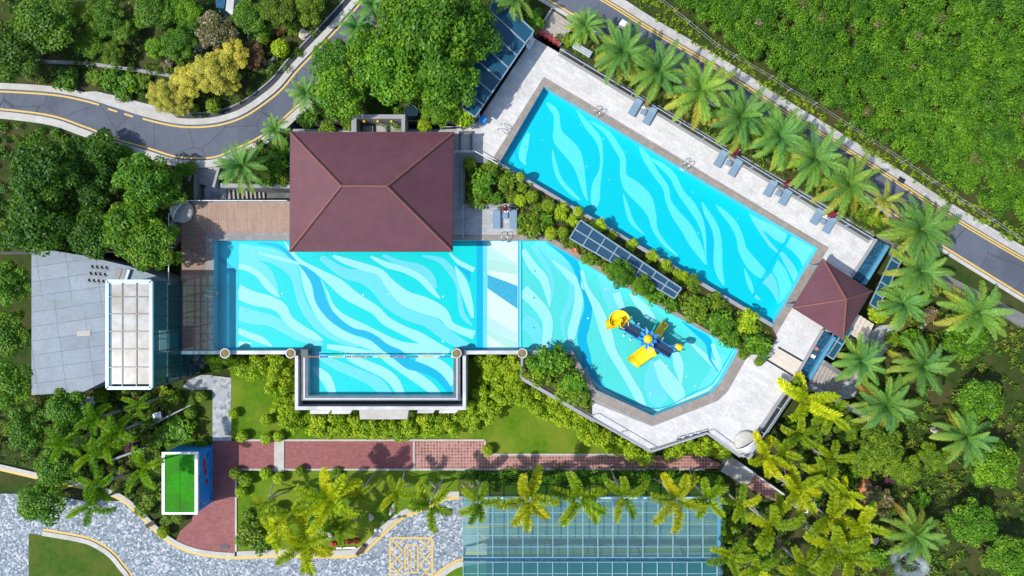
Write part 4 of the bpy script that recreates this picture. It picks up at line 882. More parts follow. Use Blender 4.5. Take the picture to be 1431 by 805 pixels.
MB().prism(PL([(300, -40), (322, -40), (313, 12), (302, 10)], 2.4), ZN, 2.4).build('shed_roof', 'bluetile', t)
MB().prism(PL([(322, -40), (331, -40), (325, 21), (315, 14)], 2.3), ZN, 2.3).build('white_gutter', 'white', t)
# ------------------------------------------------------------------ railings and walls
def railing(label, pts_px, z0=0.0, h=1.05, step=3.0, name='glass_railing', glass=True, base=None, postm='metal', zpx=None):
    pts = [P(a, b, z0) for a, b in pts_px]; c = sum(pts, Vector()) / len(pts)
    t = thing(name, label, 'railing', (c.x, c.y, z0))
    rl = MB()
    for a, b in zip(pts, pts[1:]):
        rl.bar(a + Vector((0, 0, h)), b + Vector((0, 0, h)), 0.07, 0.06)
        L = (b - a).length; n = max(1, round(L / step))
        for i in range(n):
            p, q = a.lerp(b, i / n), a.lerp(b, (i + 1) / n)
            MB().box((p.x, p.y, z0 + h / 2), (0.07, 0.07, h - 0.06)).build('post', postm, t)
            if glass:
                d = (q - p).normalized() * 0.09
                MB().add([p + d + Vector((0, 0, .1)), q - d + Vector((0, 0, .1)), q - d + Vector((0, 0, h - .08)), p + d + Vector((0, 0, h - .08))], [(0, 1, 2, 3)]).build('glass_pane', 'railglass', t)
        MB().box((b.x, b.y, z0 + h / 2), (0.07, 0.07, h - 0.06)).build('post', postm, t)
    rl.build('handrail', postm, t)
    if base: MB()
    return t
railing('long glass railing between the white terrace and the date palm row', [(782, 74), (1214, 336)], 0.0)
curb = MB().bar(P(781, 76, .02), P(1214, 338, .02), 0.3, 0.2).bar(P(785, 69, .05), P(1220, 330, .05), 0.25, 0.4); o = curb.build('planter_kerb', 'conc', origin=P(1000, 205)); tag(o, 'double grey stone kerb running under the long glass railing', 'kerb')
railing('glass railing on the terrace edge above the yellow foxtail palm', [(1109, 535), (1040, 637)], 0.0)
curb = MB().bar(P(1107, 533, .03), P(1037, 635, .03), 0.3, 0.2).bar(P(1114, 538, -.3), P(1045, 641, -.3), 0.3, 0.5).bar(P(1110.5, 535.5, -.35), P(1041, 638, -.35), 0.6, 0.3, mi=1); o = curb.build('planter_kerb', ['conc', 'concdk'], origin=P(1075, 587)); tag(o, 'grey kerb and narrow gutter under the short glass railing', 'kerb')
railing('grey metal railing stepping around the terrace by the children pool', [(828, 580), (909, 627), (988, 602), (1033, 635)], 0.0, 0.95, name='metal_railing', glass=False)
t = thing('retaining_wall', 'pale wall top zigzagging along the lower terrace edge', 'wall', P(909, 629, ZL))
w2 = MB()
for a, b in zip([(730, 496), (728, 527), (827, 585), (909, 631), (988, 605), (1034, 638)], [(728, 527), (827, 585), (909, 631), (988, 605), (1034, 638)]): w2.bar(P(*a, .05), P(*b, .05), 0.24, 0.25)
w2.build('wall_cap', 'conc', t)
MB().bar(P(729, 527, -2), P(827, 584.5, -2), 0.16, 3.6).build('wall_body', 'conc', t)
railing('thin white railing left of the wooden deck beside the big tree', [(243, 300), (243, 392)], 0.0, 1.0, name='white_railing', glass=False, postm='whitep')
railing('white railing along the back of the wooden deck', [(258, 282), (405, 282)], 0.0, 0.9, name='white_railing', glass=True, postm='whitep')
railing('pale railing in an L at the pavilion corner by the upper pool', [(636, 214), (664, 214), (696, 232)], 0.0, 1.0, name='metal_railing', glass=False, postm='whitep')
railing('grey railing behind the yellow shrub at the terrace entrance', [(618, 181), (660, 180), (668, 166)], 0.0, 1.0, name='metal_railing', glass=False)
railing('glass railing between the east walk and the lounge patio', [(648, 290), (648, 332)], 0.0, 1.0)
t = thing('retaining_wall', 'low grey wall at the foot of the tall shrub bed beside the pavilion', 'wall', P(685, 288, 0))
MB().prism(PL([(643, 222), (648, 222), (648, 285), (722, 285), (722, 290), (643, 290)]), 0, 0.25).prism(PL([(643.6, 222.6), (647.4, 222.6), (647.4, 285.6), (721.4, 285.6), (721.4, 289.4), (643.6, 289.4)]), .25, .28).build('wall_body', 'conc', t)
t = thing('retaining_wall', 'grey wall strip enclosing the pale square by the terrace entrance', 'wall', P(653, 200, 0))
MB().prism(PL([(641, 186), (644, 186), (644, 212), (641, 212)]), 0, .35).prism(PL([(657, 186), (660, 186), (660, 212), (657, 212)]), 0, .35).prism(PL([(641, 186), (660, 186), (660, 184), (641, 184)]), 0, .35).build('wall_body', 'concdk', t)
# far fence by the wood
t = thing('wire_fence', 'thin grey wire fence between the roadside grass and the dense wood', 'fence', P(1100, 118, ZN))
fpx = [(880, -30), (1000, 68), (1024, 82), (1074, 111), (1100, 129), (1135, 148), (1185, 180), (1215, 199), (1300, 256), (1420, 335)]
fl = [P(a, b, ZN) for a, b in fpx]
for zz in (0.55, 1.0):
    MB().tube([p + Vector((0, 0, zz)) for p in fl], 0.02, 5).build('wire', 'conc', t)
for a, b in zip(fl, fl[1:]):
    n = max(1, int((b - a).length / 3))
    for i in range(n): p = a.lerp(b, i / n); MB().box((p.x, p.y, ZN + .55), (0.09, 0.09, 1.1)).build('post', 'conc', t)

# ------------------------------------------------------------------ furniture
def lounger():
    t = thing('sun_lounger', '', 'sun lounger', (0, 0, 0), 0, 'sun loungers in pairs on the terrace')
    b = MB().box((0, -0.3, 0.36), (0.78, 1.34, 0.06)); b.build('seat', 'lounge', t, local=True)
    bk = MB().box((0, 0.66, 0.47), (0.78, 0.66, 0.06), rot=Matrix.Rotation(math.radians(22), 3, 'X')).build('backrest', 'lounge', t, local=True)
    f = MB()
    for sx in (-1, 1): f.bar((sx * .36, -.98, .31), (sx * .36, .95, .31), 0.06, 0.06)
    f.bar((-.36, -.95, .31), (.36, -.95, .31), 0.05, 0.05); f.bar((-.36, .92, .31), (.36, .92, .31), 0.05, 0.05)
    f.build('frame', 'metal', t, local=True)
    for sx in (-1, 1):
        for y in (-.8, .75): MB().tube([(sx * .34, y, 0), (sx * .34, y, .30)], 0.03, 6).build('leg', 'metal', t, local=True)
    MB().box((0, .80, .56), (0.5, 0.24, 0.09), rot=Matrix.Rotation(math.radians(22), 3, 'X')).build('head_cushion', 'lounge', bk, local=True)
    return t
def table():
    t = thing('side_table', '', 'table', (0, 0, 0), 0, 'small tables between the loungers')
    MB().box((0, 0, .45), (.55, .55, .05)).build('table_top', 'lounge', t, local=True)
    for sx in (-1, 1):
        for sy in (-1, 1): MB().box((sx * .22, sy * .22, .21), (.05, .05, .42)).build('leg', 'metal', t, local=True)
    return t
def parasol():
    t = thing('folded_parasol', '', 'parasol', (0, 0, 0), 0, 'folded parasols between the loungers')
    MB().prism([(-.3, -.3), (.3, -.3), (.3, .3), (-.3, .3)], 0, .08).lathe((0, 0, .08), [(.12, 0), (.07, .2), (.03, .25)], 12).build('base', 'whitep', t, local=True)
    MB().tube([(0, 0, .08), (0, 0, 2.5)], .03, 8).build('pole', 'metal', t, local=True)
    vs, fs = [], []; seg = 16
    for zi, (r, z) in enumerate([(.03, 2.45), (.14, 2.3), (.26, 1.9), (.36, 1.35), (.42, 1.05), (.22, 1.0)]):
        for k in range(seg):
            a = 2 * math.pi * k / seg; rr = r * (1.0 if k % 2 else .62) * (1 + .15 * math.sin(3 * a + zi))
            vs.append((rr * math.cos(a), rr * math.sin(a), z))
    for i in range(5):
        for k in range(seg): fs.append((i * seg + k, (i + 1) * seg + k, (i + 1) * seg + (k + 1) % seg, i * seg + (k + 1) % seg))
    fc = MB().add(vs, fs, 0, True).build('furled_canopy', 'maroon', t, local=True)
    MB().lathe((0, 0, 2.44), [(.05, 0), (.06, .05), (.0, .1)], 8).build('finial', 'whitep', fc, local=True)
    return t
_proto = {}
def place(kind, fn, px, py, rz, label, z=0.0, scale=1.0):
    if kind not in _proto:
        o = fn(); _proto[kind] = o; src = None
    else:
        src = _proto[kind]; o = src.copy(); COL.objects.link(o)
        for ch in src.children:
            c = ch.copy(); COL.objects.link(c); c.parent = o
            for g in ch.children:
                d = g.copy(); COL.objects.link(d); d.parent = c
    p = P(px, py, z); o.location = p; o.rotation_euler = (0, 0, rz); o['label'] = label
    if scale != 1.0: o.scale = (scale,) * 3
    return o
RL = -ROT
pairs = [((887, 151), (907, 163), (901, 149), (898, 158), 'first lounger pair from the upper end of the terrace'), ((1006, 222), (1026, 235), (1022, 217), (1016, 229), 'second lounger pair down the terrace'),
         ((1075, 263), (1096, 275), (1094, 260), (1085, 271), 'third lounger pair down the terrace'), ((1140, 302), (1157, 314), (1154, 302), (1147, 310), 'lounger pair nearest the gazebo')]
for (a, b, pr, tb, lab) in pairs:
    place('l', lounger, *a, RL, 'upper-left blue-grey lounger of the ' + lab); place('l', lounger, *b, RL, 'lower-right blue-grey lounger of the ' + lab)
    place('t', table, *tb, RL, 'small blue-grey table between the ' + lab); place('p', parasol, *pr, random.random() * 3, 'folded maroon parasol behind the ' + lab)
place('l', lounger, 694, 307, 0, 'left blue-grey lounger on the small patio beside the pavilion'); place('l', lounger, 717, 307, 0, 'right blue-grey lounger on the small patio by the shrubs')
place('t', table, 706, 302, 0, 'small table on the patio between the pavilion and shrubs'); place('p', parasol, 706, 293, 0, 'folded maroon parasol on the small patio beside the pavilion')

def ladder():
    t = thing('pool_ladder', '', 'ladder', (0, 0, 0), 0, 'steel pool ladders')
    for sx in (-1, 1):
        MB().tube([(sx * .28, -.75, 0), (sx * .28, -.75, .5), (sx * .28, -.6, .78), (sx * .28, -.2, .84), (sx * .28, .12, .62), (sx * .28, .16, -.9)], .035, 7).build('rail', 'chrome', t, local=True)
    for z in (-.25, -.5, -.75): MB().box((0, .18, z), (.52, .16, .05)).build('rung', 'whitep', t, local=True)
    return t
place('la', ladder, 706, 183, math.radians(-120.5), 'steel ladder on the short upper end of the diagonal pool'); place('la', ladder, 833, 160, math.pi - ROT, 'steel ladder on the long side of the diagonal pool, uppermost')
place('la', ladder, 956, 233, math.pi - ROT, 'steel ladder on the long side of the diagonal pool, near the loungers'); place('la', ladder, 298, 410, -math.pi / 2, 'steel ladder at the wooden deck end of the large pool')
place('la', ladder, 705, 335, math.pi, 'steel ladder below the small lounge patio')

def bowl_planter():
    t = thing('bowl_planter', '', 'planter', (0, 0, 0), 0, 'round white bowl planters')
    bw = MB().lathe((0, 0, 0), [(.25, 0), (.4, .1), (.5, .45), (.53, .6), (.42, .6), (.40, .5)], 24).build('bowl', 'white', t, local=True)
    MB().lathe((0, 0, .52), [(.41, 0), (.25, .05), (.0, .08)], 16).build('moss', 'potsoil', bw, local=True)
    return t
for (x, y), lab in (((318, 493), 'white bowl planter at the left end of the pool wall'), ((409, 493), 'white bowl planter on the left shoulder of the overflow trough'), ((639, 493), 'white bowl planter on the right shoulder of the overflow trough'), ((730, 493), 'white bowl planter where the pool wall turns to the shrub bed')):
    place('b', bowl_planter, x, y, 0, lab, 0.1)
for q, lab in (([(414, 488), (431, 488), (431, 496), (414, 496)], 'square grey plinth left of the floating lane rope'), ([(633, 488), (648, 488), (648, 496), (633, 496)], 'square grey plinth right of the floating lane rope')):
    p = P(*q[0]); o = MB().prism(PL(q), -1.0, .16).prism([(v.x * .999 + p.x * .001, v.y * .999 + p.y * .001) for v in PL(q)], .16, .2).build('plinth', 'concdk', origin=p); tag(o, lab, 'plinth')
# lane rope
t = thing('lane_rope', 'lane rope with red, blue and yellow floats across the annex opening', 'lane rope', P(530, 499, -.12))
MB().tube([P(425, 498.5, -.1), P(634, 498.5, -.1)], .05, 6).build('rope', 'whitep', t)
rng = random.Random(3)
for x0, x1, m in ((428, 446, 'redp'), (447, 459, 'bluep'), (465, 479, 'yellow'), (482, 491, 'bluep'), (492, 511, 'redp'), (512, 521, 'bluep'), (527, 541, 'yellow'), (544, 552, 'bluep'), (553, 565, 'redp'), (566, 585, 'bluep'), (588, 606, 'yellow'), (614, 630, 'bluep')):
    f = MB(); n = int((x1 - x0) / 2)
    for k in range(n):
        p = P(x0 + (k + .5) * (x1 - x0) / n, 498.5, -.1); f.lathe((p.x, p.y, p.z - .075), [(.02, 0), (.075, .04), (.09, .075), (.075, .11), (.02, .15)], 8)
    f.build('float_row', m, t)
# shell daybeds
def daybed():
    t = thing('shell_daybed', '', 'daybed', (0, 0, 0), 0, 'half-dome shell daybeds')
    vs, fs = [], []; nu, nv = 16, 8; R = 1.2
    for j in range(nv + 1):
        th = math.pi / 2 * j / nv
        for i in range(nu + 1):
            a = math.pi * (0.02 + 0.96 * i / nu)
            vs.append((R * math.cos(a) * math.cos(th * .97), R * math.sin(a) * math.cos(th * .97), .2 + R * .95 * math.sin(th * .97)))
    for j in range(nv):
        for i in range(nu): fs.append((j * (nu + 1) + i, j * (nu + 1) + i + 1, (j + 1) * (nu + 1) + i + 1, (j + 1) * (nu + 1) + i))
    hd = MB().add(vs, fs, 0, True).build('hood', 'shell', t, local=True)
    mt = MB().lathe((0, 0, 0), [(1.0, 0), (1.18, .12), (1.18, .32), (1.0, .42), (0, .46)], 24).build('mattress', 'kerb', t, local=True)
    rim = [(1.2 * math.cos(math.pi * k / 14), 0.0 + .03, .2 + 1.14 * math.sin(math.pi * k / 14)) for k in range(15)]
    MB().tube(rim, .06, 6).build('hood_rim', 'whitep', hd, local=True)
    for s in (-1, 1): MB().lathe((s * .45, .5, .45), [(.02, 0), (.26, .06), (.28, .14), (.02, .22)], 10).build('cushion', 'metal', mt, local=True)
    return t
place('d', daybed, 256, 296, math.radians(58), 'silvery half-dome daybed at the wooden deck corner'); place('d', daybed, 1041, 617, math.radians(-145), 'white half-dome daybed at the lower terrace tip')
# bench, gate, boards, bins
t = thing('stone_bench', 'grey slab bench under the first date palm behind the railing', 'bench', P(813, 72, ZN), RL)
for k in (-1, 0, 1): MB().box((0, k * .24, .45), (2.1, .2, .08)).build('seat_slab', 'metal', t, local=True)
for s in (-1, 1): MB().box((s * .8, 0, .2), (.25, .6, .4)).build('leg', 'conc', t, local=True)
t = thing('folding_barrier', 'red lattice folding barrier across the foot of the upper road steps', 'barrier', P(764, 56, 0))
a, b = P(748, 47, 0), P(780, 66, 0); n = 5; g = MB()
for k in range(n):
    p, q = a.lerp(b, k / n), a.lerp(b, (k + 1) / n)
    off = Vector((.35 * .5, .35 * .86, 0))
    g.bar(p + off * .0 + Vector((0, 0, .1)), q + off + Vector((0, 0, 1.0)), .07, .07); g.bar(p + off + Vector((0, 0, 1.0)), q + Vector((0, 0, .1)), .07, .07)
g.build('lattice', 'redp', t)
g = MB()
for k in range(n + 1): p = a.lerp(b, k / n); g.tube([p, p + Vector((0, 0, 1.05))], .04, 6)
g.bar(a + Vector((0, 0, 1.05)), b + Vector((0, 0, 1.05)), .06, .06); g.build('frame', 'redp', t)
t = thing('notice_board', 'white notice board standing at the terrace corner beside the glass roof', 'board', P(740, 62, 0), math.radians(60)); MB().box((0, 0, .8), (1.3, .06, .9)).build('panel', 'whitep', t, local=True)
MB().box((0, -.22, .5), (1.25, .3, .06)).build('shelf', 'whitep', t, local=True)
for s in (-1, 1): MB().box((s * .5, .08, .5), (.06, .06, 1.0)).build('leg', 'metal', t, local=True)
t = thing('towel_bin', 'bright blue bin at the terrace entrance beside the yellow shrub', 'bin', P(675, 169, 0), RL); bb = MB().prism([(-.3, -.25), (.3, -.25), (.34, .25), (-.34, .25)], 0, .6).build('bin_body', 'toyblue', t, local=True); MB().box((.02, 0, .63), (.72, .58, .06)).build('lid', 'toyblue', bb, local=True)
t = thing('shower_post', 'slim white outdoor shower beside the dark glass roof', 'shower', P(666, 152, 0)); MB().box((wl(t).x, wl(t).y, .04), (.6, .6, .08)).build('tray', 'whitep', t)
MB().tube([wl(t), wl(t) + Vector((0, 0, 2.1)), wl(t) + Vector((-.1, .3, 2.25)), wl(t) + Vector((-.15, .5, 2.15))], .05, 8).build('pipe', 'whitep', t); MB().lathe(wl(t) + Vector((-.15, .5, 2.1)), [(.16, 0), (.14, .06), (.03, .09)], 10).build('shower_head', 'whitep', t)
t = thing('water_bowl', 'dark round water bowl in the shade behind the pavilion', 'bowl', P(576, 158, ZN)); MB().lathe(wl(t), [(.4, 0), (.6, .2), (.72, .55), (.66, .58), (.6, .5)], 24).build('bowl', 'navy', t); MB().lathe(wl(t) + Vector((0, 0, .5)), [(.6, 0), (0, .01)], 20).build('bowl_water', 'darkwater', t)
t = thing('terracotta_pot', 'small terracotta pot at the shrub bed edge over the children pool', 'pot', P(802, 350, 0)); MB().lathe(wl(t), [(.15, 0), (.24, .3), (.28, .36), (.22, .36), (.2, .3), (0, .3)], 14).build('pot_body', 'terra', t); MB().lathe(wl(t) + Vector((.35, -.25, 0)), [(.05, 0), (.18, .08), (.18, .2), (.05, .25)], 10).build('spare_saucer', 'terra', t)
# chairs and stands seen small on the terrace tip
for i, (x, y) in enumerate(((946, 611), (957, 608), (968, 605), (979, 602))):
    place('st', lambda: (lambda t: (MB().tube([(0, 0, 0), (0, 0, .7)], .03, 6).build('pole', 'frame', t, local=True), MB().box((0, 0, .74), (.5, .12, .07)).build('lamp_head', 'frame', t, local=True), t)[-1])(thing('spot_lamp', '', 'lamp', (0, 0, 0), 0, 'small spot lamps on the lower railing')), x, y, 0.3, f'{["first", "second", "third", "last"][i]} small dark spot lamp from the left along the lower zigzag railing')

# ------------------------------------------------------------------ water play structure
ctr = P(896, 470, ZF + .1); ang = math.radians(-31)
t = thing('water_playset', 'yellow and blue water play structure with slides standing in the children pool', 'water playset', ctr, ang)
bx = lambda nm, c, s, m, rz=0.0: MB().box(c, s, rz).build(nm, m, t, local=True)
for k, (u0, u1, z) in enumerate(((-2.6, -.7, 2.3), (-.7, .9, 2.5), (.9, 3.2, 2.0))):
    bx('platform', ((u0 + u1) / 2, 0, z), (u1 - u0 - .04, 1.1, .12), 'navy')
for u in (-2.4, -.7, .9, 3.0):
    for s in (-1, 1): MB().tube([(u, s * .5, 0), (u, s * .5, 2.9)], .07, 8).build('post', 'toyblue', t, local=True)
for s in (-1, 1):
    for u0, u1, z in ((-2.4, -.75, 2.9), (.95, 3.0, 2.7)):
        MB().bar((u0, s * .52, z), (u1, s * .52, z), .06, .06).bar((u0, s * .52, z - .3), (u1, s * .52, z - .3), .04, .04).build('railing', 'toyblue', t, local=True)
MB().lathe((0, 0, 3.4), [(.46, 0), (.46, .1), (.36, .3), (.16, .42), (0, .45)], 20).build('roof_dome', 'yellow', t, local=True)
MB().tube([(0, 0, 0), (0, 0, 3.4)], .12, 10).build('centre_post', 'toyblue', t, local=True)
for k in range(9):
    a = 2 * math.pi * k / 9 + .2; d = Vector((math.cos(a), math.sin(a), 0)); n_ = Vector((-d.y, d.x, 0)); z = Vector((0, 0, 3.3))
    L = 1.25 if k % 2 else 1.0
    MB().add([z + d * .35 - n_ * .1, z + d * .75 - n_ * .2 + Vector((0, 0, .08)), z + d * L, z + d * .75 + n_ * .2 + Vector((0, 0, .08)), z + d * .35 + n_ * .1, z + d * .75 - Vector((0, 0, .06))],
             [(0, 1, 5), (1, 2, 5), (2, 3, 5), (3, 4, 5), (0, 5, 4), (0, 4, 3, 2, 1)]).build('petal', 'toyblue', t, local=True)
for k, (u, s) in enumerate(((-1.9, -1), (-1.1, -1), (-1.2, 1), (1.7, 1))):
    MB().tube([(u, s * .7, 1.6), (u - .15, s * .95, 2.1)], .09, 8).build('spray_jet', 'whitep', t, local=True)
def trough(path, w, mat='yellow', depth=.28, th=.06):
    q = spline(path, 6); mb = MB(); rows = []
    for i, p in enumerate(q):
        p = Vector(p[:3]); d = Vector(q[min(i + 1, len(q) - 1)][:3]) - Vector(q[max(i - 1, 0)][:3]); d.z = 0; d.normalize(); nn = Vector((-d.y, d.x, 0))
        rows.append([p + nn * w + Vector((0, 0, depth)), p + nn * w * .92, p - nn * w * .92, p - nn * w + Vector((0, 0, depth)), p - nn * (w + th) + Vector((0, 0, depth)), p - nn * (w + th) - Vector((0, 0, th)), p + nn * (w + th) - Vector((0, 0, th)), p + nn * (w + th) + Vector((0, 0, depth))])
    vs = [v for r in rows for v in r]; fs = []
    for i in range(len(rows) - 1):
        for k in range(8):
            k2 = (k + 1) % 8; fs.append((i * 8 + k, (i + 1) * 8 + k, (i + 1) * 8 + k2, i * 8 + k2))
    return mb.add(vs, fs, 0, True)
# spiral slide at the upper-left end
pts = [(-2.5, 0.1, 2.3)] + [(-3.15 + .52 * math.cos(a), .25 + .52 * math.sin(a), 2.2 - .34 * (a + .3)) for a in np.linspace(-.3, 4.6, 10)] + [(-3.9, -.9, .35)]
trough(pts, .42).build('spiral_slide', 'yellow', t, local=True)
MB().lathe((-3.1, .3, 0), [(.12, 0), (.12, 2.2), (.3, 2.35), (.0, 2.4)], 12).build('slide_post', 'yellow', t, local=True)
trough([(1.3, -.5, 2.1), (1.0, -1.0, 1.9), (.75, -1.9, 1.2), (.6, -2.7, .5), (.55, -3.0, .4)], .68, depth=.2).build('wide_slide', 'yellow', t, local=True)
trough([(.7, .6, 2.1), (.9, 1.1, 1.95), (1.15, 1.9, 1.1), (1.35, 2.6, .45)], .32).build('narrow_slide', 'yellow', t, local=True)
MB().tube([(2.4, .5, 2.2), (3.0, .9, 2.6), (3.3, .95, 2.6)], .06, 8).build('bucket_arm', 'toyblue', t, local=True)
o = MB().lathe((0, 0, 0), [(.06, -.5), (.3, -.3), (.36, .15), (.3, .35), (.0, .42)], 14).build('tipping_bucket', 'yellow', t, local=True)
o.location = (3.35, .95, 2.4); o.rotation_euler = (0, math.radians(80), math.radians(10))

# ------------------------------------------------------------------ small garden things
def rock(label, px, py, z, r, sx=1.0, sy=.8, sz=.6, mat='rock', name='garden_rock', cat='rock'):
    bm = bmesh.new(); bmesh.ops.create_icosphere(bm, subdivisions=3, radius=r)
    rg = random.Random(px); ph = [rg.random() * 6 for _ in range(6)]
    for v in bm.verts:
        n = v.co.normalized(); f = 1 + .13 * math.sin(3 * n.x + ph[0]) + .12 * math.sin(4 * n.y + ph[1]) + .06 * math.sin(7 * n.z + ph[2] + 5 * n.x)
        v.co = Vector((v.co.x * f * sx, v.co.y * f * sy, v.co.z * f * sz))
    me = bpy.data.meshes.new(name); bm.to_mesh(me); bm.free(); me.materials.append(M[mat])
    o = bpy.data.objects.new(name, me); COL.objects.link(o); o.location = P(px, py, z) + Vector((0, 0, r * sz * .6)); o.rotation_euler = (0, 0, rg.random() * 3); tag(o, label, cat); return o
rock('smooth cream boulder beside the upper road drain', 425, 48, ZN, .62, 1, .95, .5)
rock('beige flat rock on the lawn above the plaza kerb', 549, 711, ZL, .55, 1.2, .6)
rock('white rounded rock under the drooping yellow plume palm', 460, 748, ZL, .42, 1.2, .8); rock('grey-white rock among the lawn palms near the plaza kerb', 519, 722, ZL, .38)
rock('pale rock lying on the lawn by the left ball shrub', 389, 722, ZL, .4, 1.3, .6); rock('brown rounded boulder in the palm grove', 1207, 677, ZL, .8, 1, .85, .7, 'terra'); rock('small grey rock in the dark right-hand grove', 1222, 755, ZL, .45)
rock('beige rock on the dry grass at the right edge', 1304, 600, ZL, .42)
t = thing('garden_sign', 'small white square table on the shaded lawn near the stair tower', 'table', P(224, 580, ZL), .2); MB().box((0, 0, .6), (.9, .85, .06)).build('table_top', 'whitep', t, local=True)
t.name = 'garden_table'
for sx in (-1, 1): MB().box((sx * .3, 0, .3), (.08, .6, .55)).build('leg', 'conc', t, local=True)
t = thing('picture_frame', 'small white square frame standing among the yellow palms', 'frame', P(1108, 700, ZL)); MB().prism([(wl(t).x - .33, wl(t).y - .3), (wl(t).x + .33, wl(t).y - .3), (wl(t).x + .33, wl(t).y + .3), (wl(t).x - .33, wl(t).y + .3)], ZL, ZL + 2.9, holes=[[(wl(t).x - .2, wl(t).y - .18), (wl(t).x + .2, wl(t).y - .18), (wl(t).x + .2, wl(t).y + .18), (wl(t).x - .2, wl(t).y + .18)]]).build('shaft_wall', 'whitep', t)
t.name = 'vent_shaft'; t['category'] = 'vent shaft'; t['label'] = 'small white square vent shaft among the yellow palms'
for i, x in enumerate((467, 478, 488, 498)):
    p = P(x, 759 - (x - 467) * .13, ZL); t = thing('flower_box', ('red flower box at the left end of the white strip', 'second red flower box from the left on the lawn strip', 'third red flower box from the left on the lawn strip', 'red flower box nearest the plaza kerb corner')[i], 'planter', p, -.1, 'red flower boxes on the lawn')
    MB().prism([(-.25, -.18), (.25, -.18), (.28, .18), (-.28, .18)], 0, .4).build('box_body', 'redp', t, local=True); MB().lathe((0, 0, .38), [(.17, 0), (.14, .1), (0, .16)], 8).build('flowers', 'redp', t.children[0], local=True)
o = MB().bar(P(470, 766, ZL + .05), P(497, 765, ZL + .05), .22, .14).bar(P(470.5, 766, ZL + .14), P(496.5, 765, ZL + .14), .14, .05).build('white_kerb_strip', 'whitep', origin=P(483, 766, ZL)); tag(o, 'short white kerb strip below the red flower boxes', 'kerb')
t = thing('garden_lamp', 'white twin-globe lamp on the lawn beside the plaza kerb', 'lamp', P(536, 728, ZL)); b_ = wl(t)
MB().tube([b_, b_ + Vector((0, 0, 2.6))], .05, 8).build('post', 'whitep', t)
for s in (-1, 1): MB().bar(b_ + Vector((0, 0, 2.5)), b_ + Vector((s * .22, 0, 2.6)), .05, .05).lathe(b_ + Vector((s * .25, 0, 2.5)), [(.05, 0), (.19, .1), (.19, .25), (.05, .36)], 12).build('globe', 'whitep', t)
for (x, y, a, lab) in ((505, 767, .9, 'dark wooden hydrant box at the plaza kerb corner'), (212, 731, .5, 'dark wooden box on the kerb below the kiosk')):
    t = thing('kerb_box', lab, 'box', P(x, y, ZL), a); MB().box((0, 0, .25), (1.3, .4, .5)).build('box_body', 'bark', t, local=True); MB().box((-.5, 0, .52), (.3, .44, .06)).build('lid', 'frame', t, local=True)
t = thing('floor_grate', 'dark rectangular drain grate at the end of the red path', 'grate', P(314, 764, ZL + .03)); MB().box(wl(t) + Vector((0, 0, .02)), (1.0, .45, .03)).build('frame', 'frame', t)
for k in range(5): MB().box(wl(t) + Vector((-.4 + .2 * k, 0, .045)), (.06, .4, .03)).build('bar', 'drain', t)
# narrow garden trellis poles on the west slope
for (a, b, lab) in (((203, 598), (267, 566), 'thin grey leaning pole on the shaded lawn by the stair tower'), ((150, 645), (205, 625), 'grey garden pipe lying through the left palm grove')):
    o = MB().tube([P(*a, ZL + .3), P(*[(a[0] + b[0]) / 2, (a[1] + b[1]) / 2], ZL + .8), P(*b, ZL + 1.2)], [.16, .12, .07], 8).build('leaning_pole', 'conc', origin=P(*a, ZL)); tag(o, lab, 'pole')
t = thing('road_gully', 'dark iron gully where the road meets the stone steps', 'drain', P(269, 226, ZN + .03)); MB().box(wl(t) + Vector((0, 0, .1)), (.5, .5, .1)).build('grate', 'drain', t)
t = thing('road_gully', 'dark iron gully in the yellow edge line beside the wood', 'drain', P(1259, 252, ZN + .03)); MB().box(wl(t) + Vector((0, 0, .1)), (.7, .5, .1), RL).build('grate', 'drain', t)
t = thing('parked_trolley', 'small white covered trolley on the upper road beside the palms', 'trolley', P(871, 39, ZN), RL); MB().prism([(-.55, -.3), (.5, -.34), (.6, .0), (.45, .32), (-.5, .3)], .35, .95).build('cover', 'whitep', t, local=True); MB().box((.95, .1, .5), (.5, .06, .06)).build('handle', 'metal', t, local=True)
for sx in (-1, 1):
    for sy in (-1, 1): o = MB().lathe((0, 0, 0), [(0, -.04), (.17, -.04), (.17, .04), (0, .04)], 12).build('wheel', 'frame', t, local=True); o.location = (sx * .38, sy * .28, .17); o.rotation_euler = (math.pi / 2, 0, 0)
# ------------------------------------------------------------------ vegetation
def leaf_mesh(name, C, N, size, tone, mat, aspect=.55, jit=.5):
    """one rhombus leaf per centre, bent a little along its midrib"""
    n = len(C); N = N + RNG.normal(0, jit, (n, 3)); N /= np.linalg.norm(N, axis=1, keepdims=True) + 1e-9
    T = RNG.normal(0, 1, (n, 3)); T -= N * (T * N).sum(1, keepdims=True); T /= np.linalg.norm(T, axis=1, keepdims=True) + 1e-9
    B = np.cross(N, T); s = (size * RNG.uniform(.7, 1.3, n))[:, None]
    V = np.stack([C - T * s * .5, C + B * s * aspect * .5 + N * s * .06, C + T * s * .5 - N * s * .06, C - B * s * aspect * .5 + N * s * .06], 1).reshape(-1, 3)
    return quads(name, V, np.repeat(tone, 4), mat)
def quads(name, V, tone, mat):
    n = len(V) // 4; me = bpy.data.meshes.new(name)
    me.vertices.add(len(V)); me.vertices.foreach_set('co', np.ascontiguousarray(V, np.float32).ravel())
    me.loops.add(len(V)); me.loops.foreach_set('vertex_index', np.arange(len(V), dtype=np.int32))
    me.polygons.add(n); me.polygons.foreach_set('loop_start', np.arange(n, dtype=np.int32) * 4)
    me.update(calc_edges=True)
    at = me.attributes.new('tone', 'FLOAT', 'POINT'); at.data.foreach_set('value', np.clip(tone, 0, 1).astype(np.float32))
    me.materials.append(M[mat]); return me
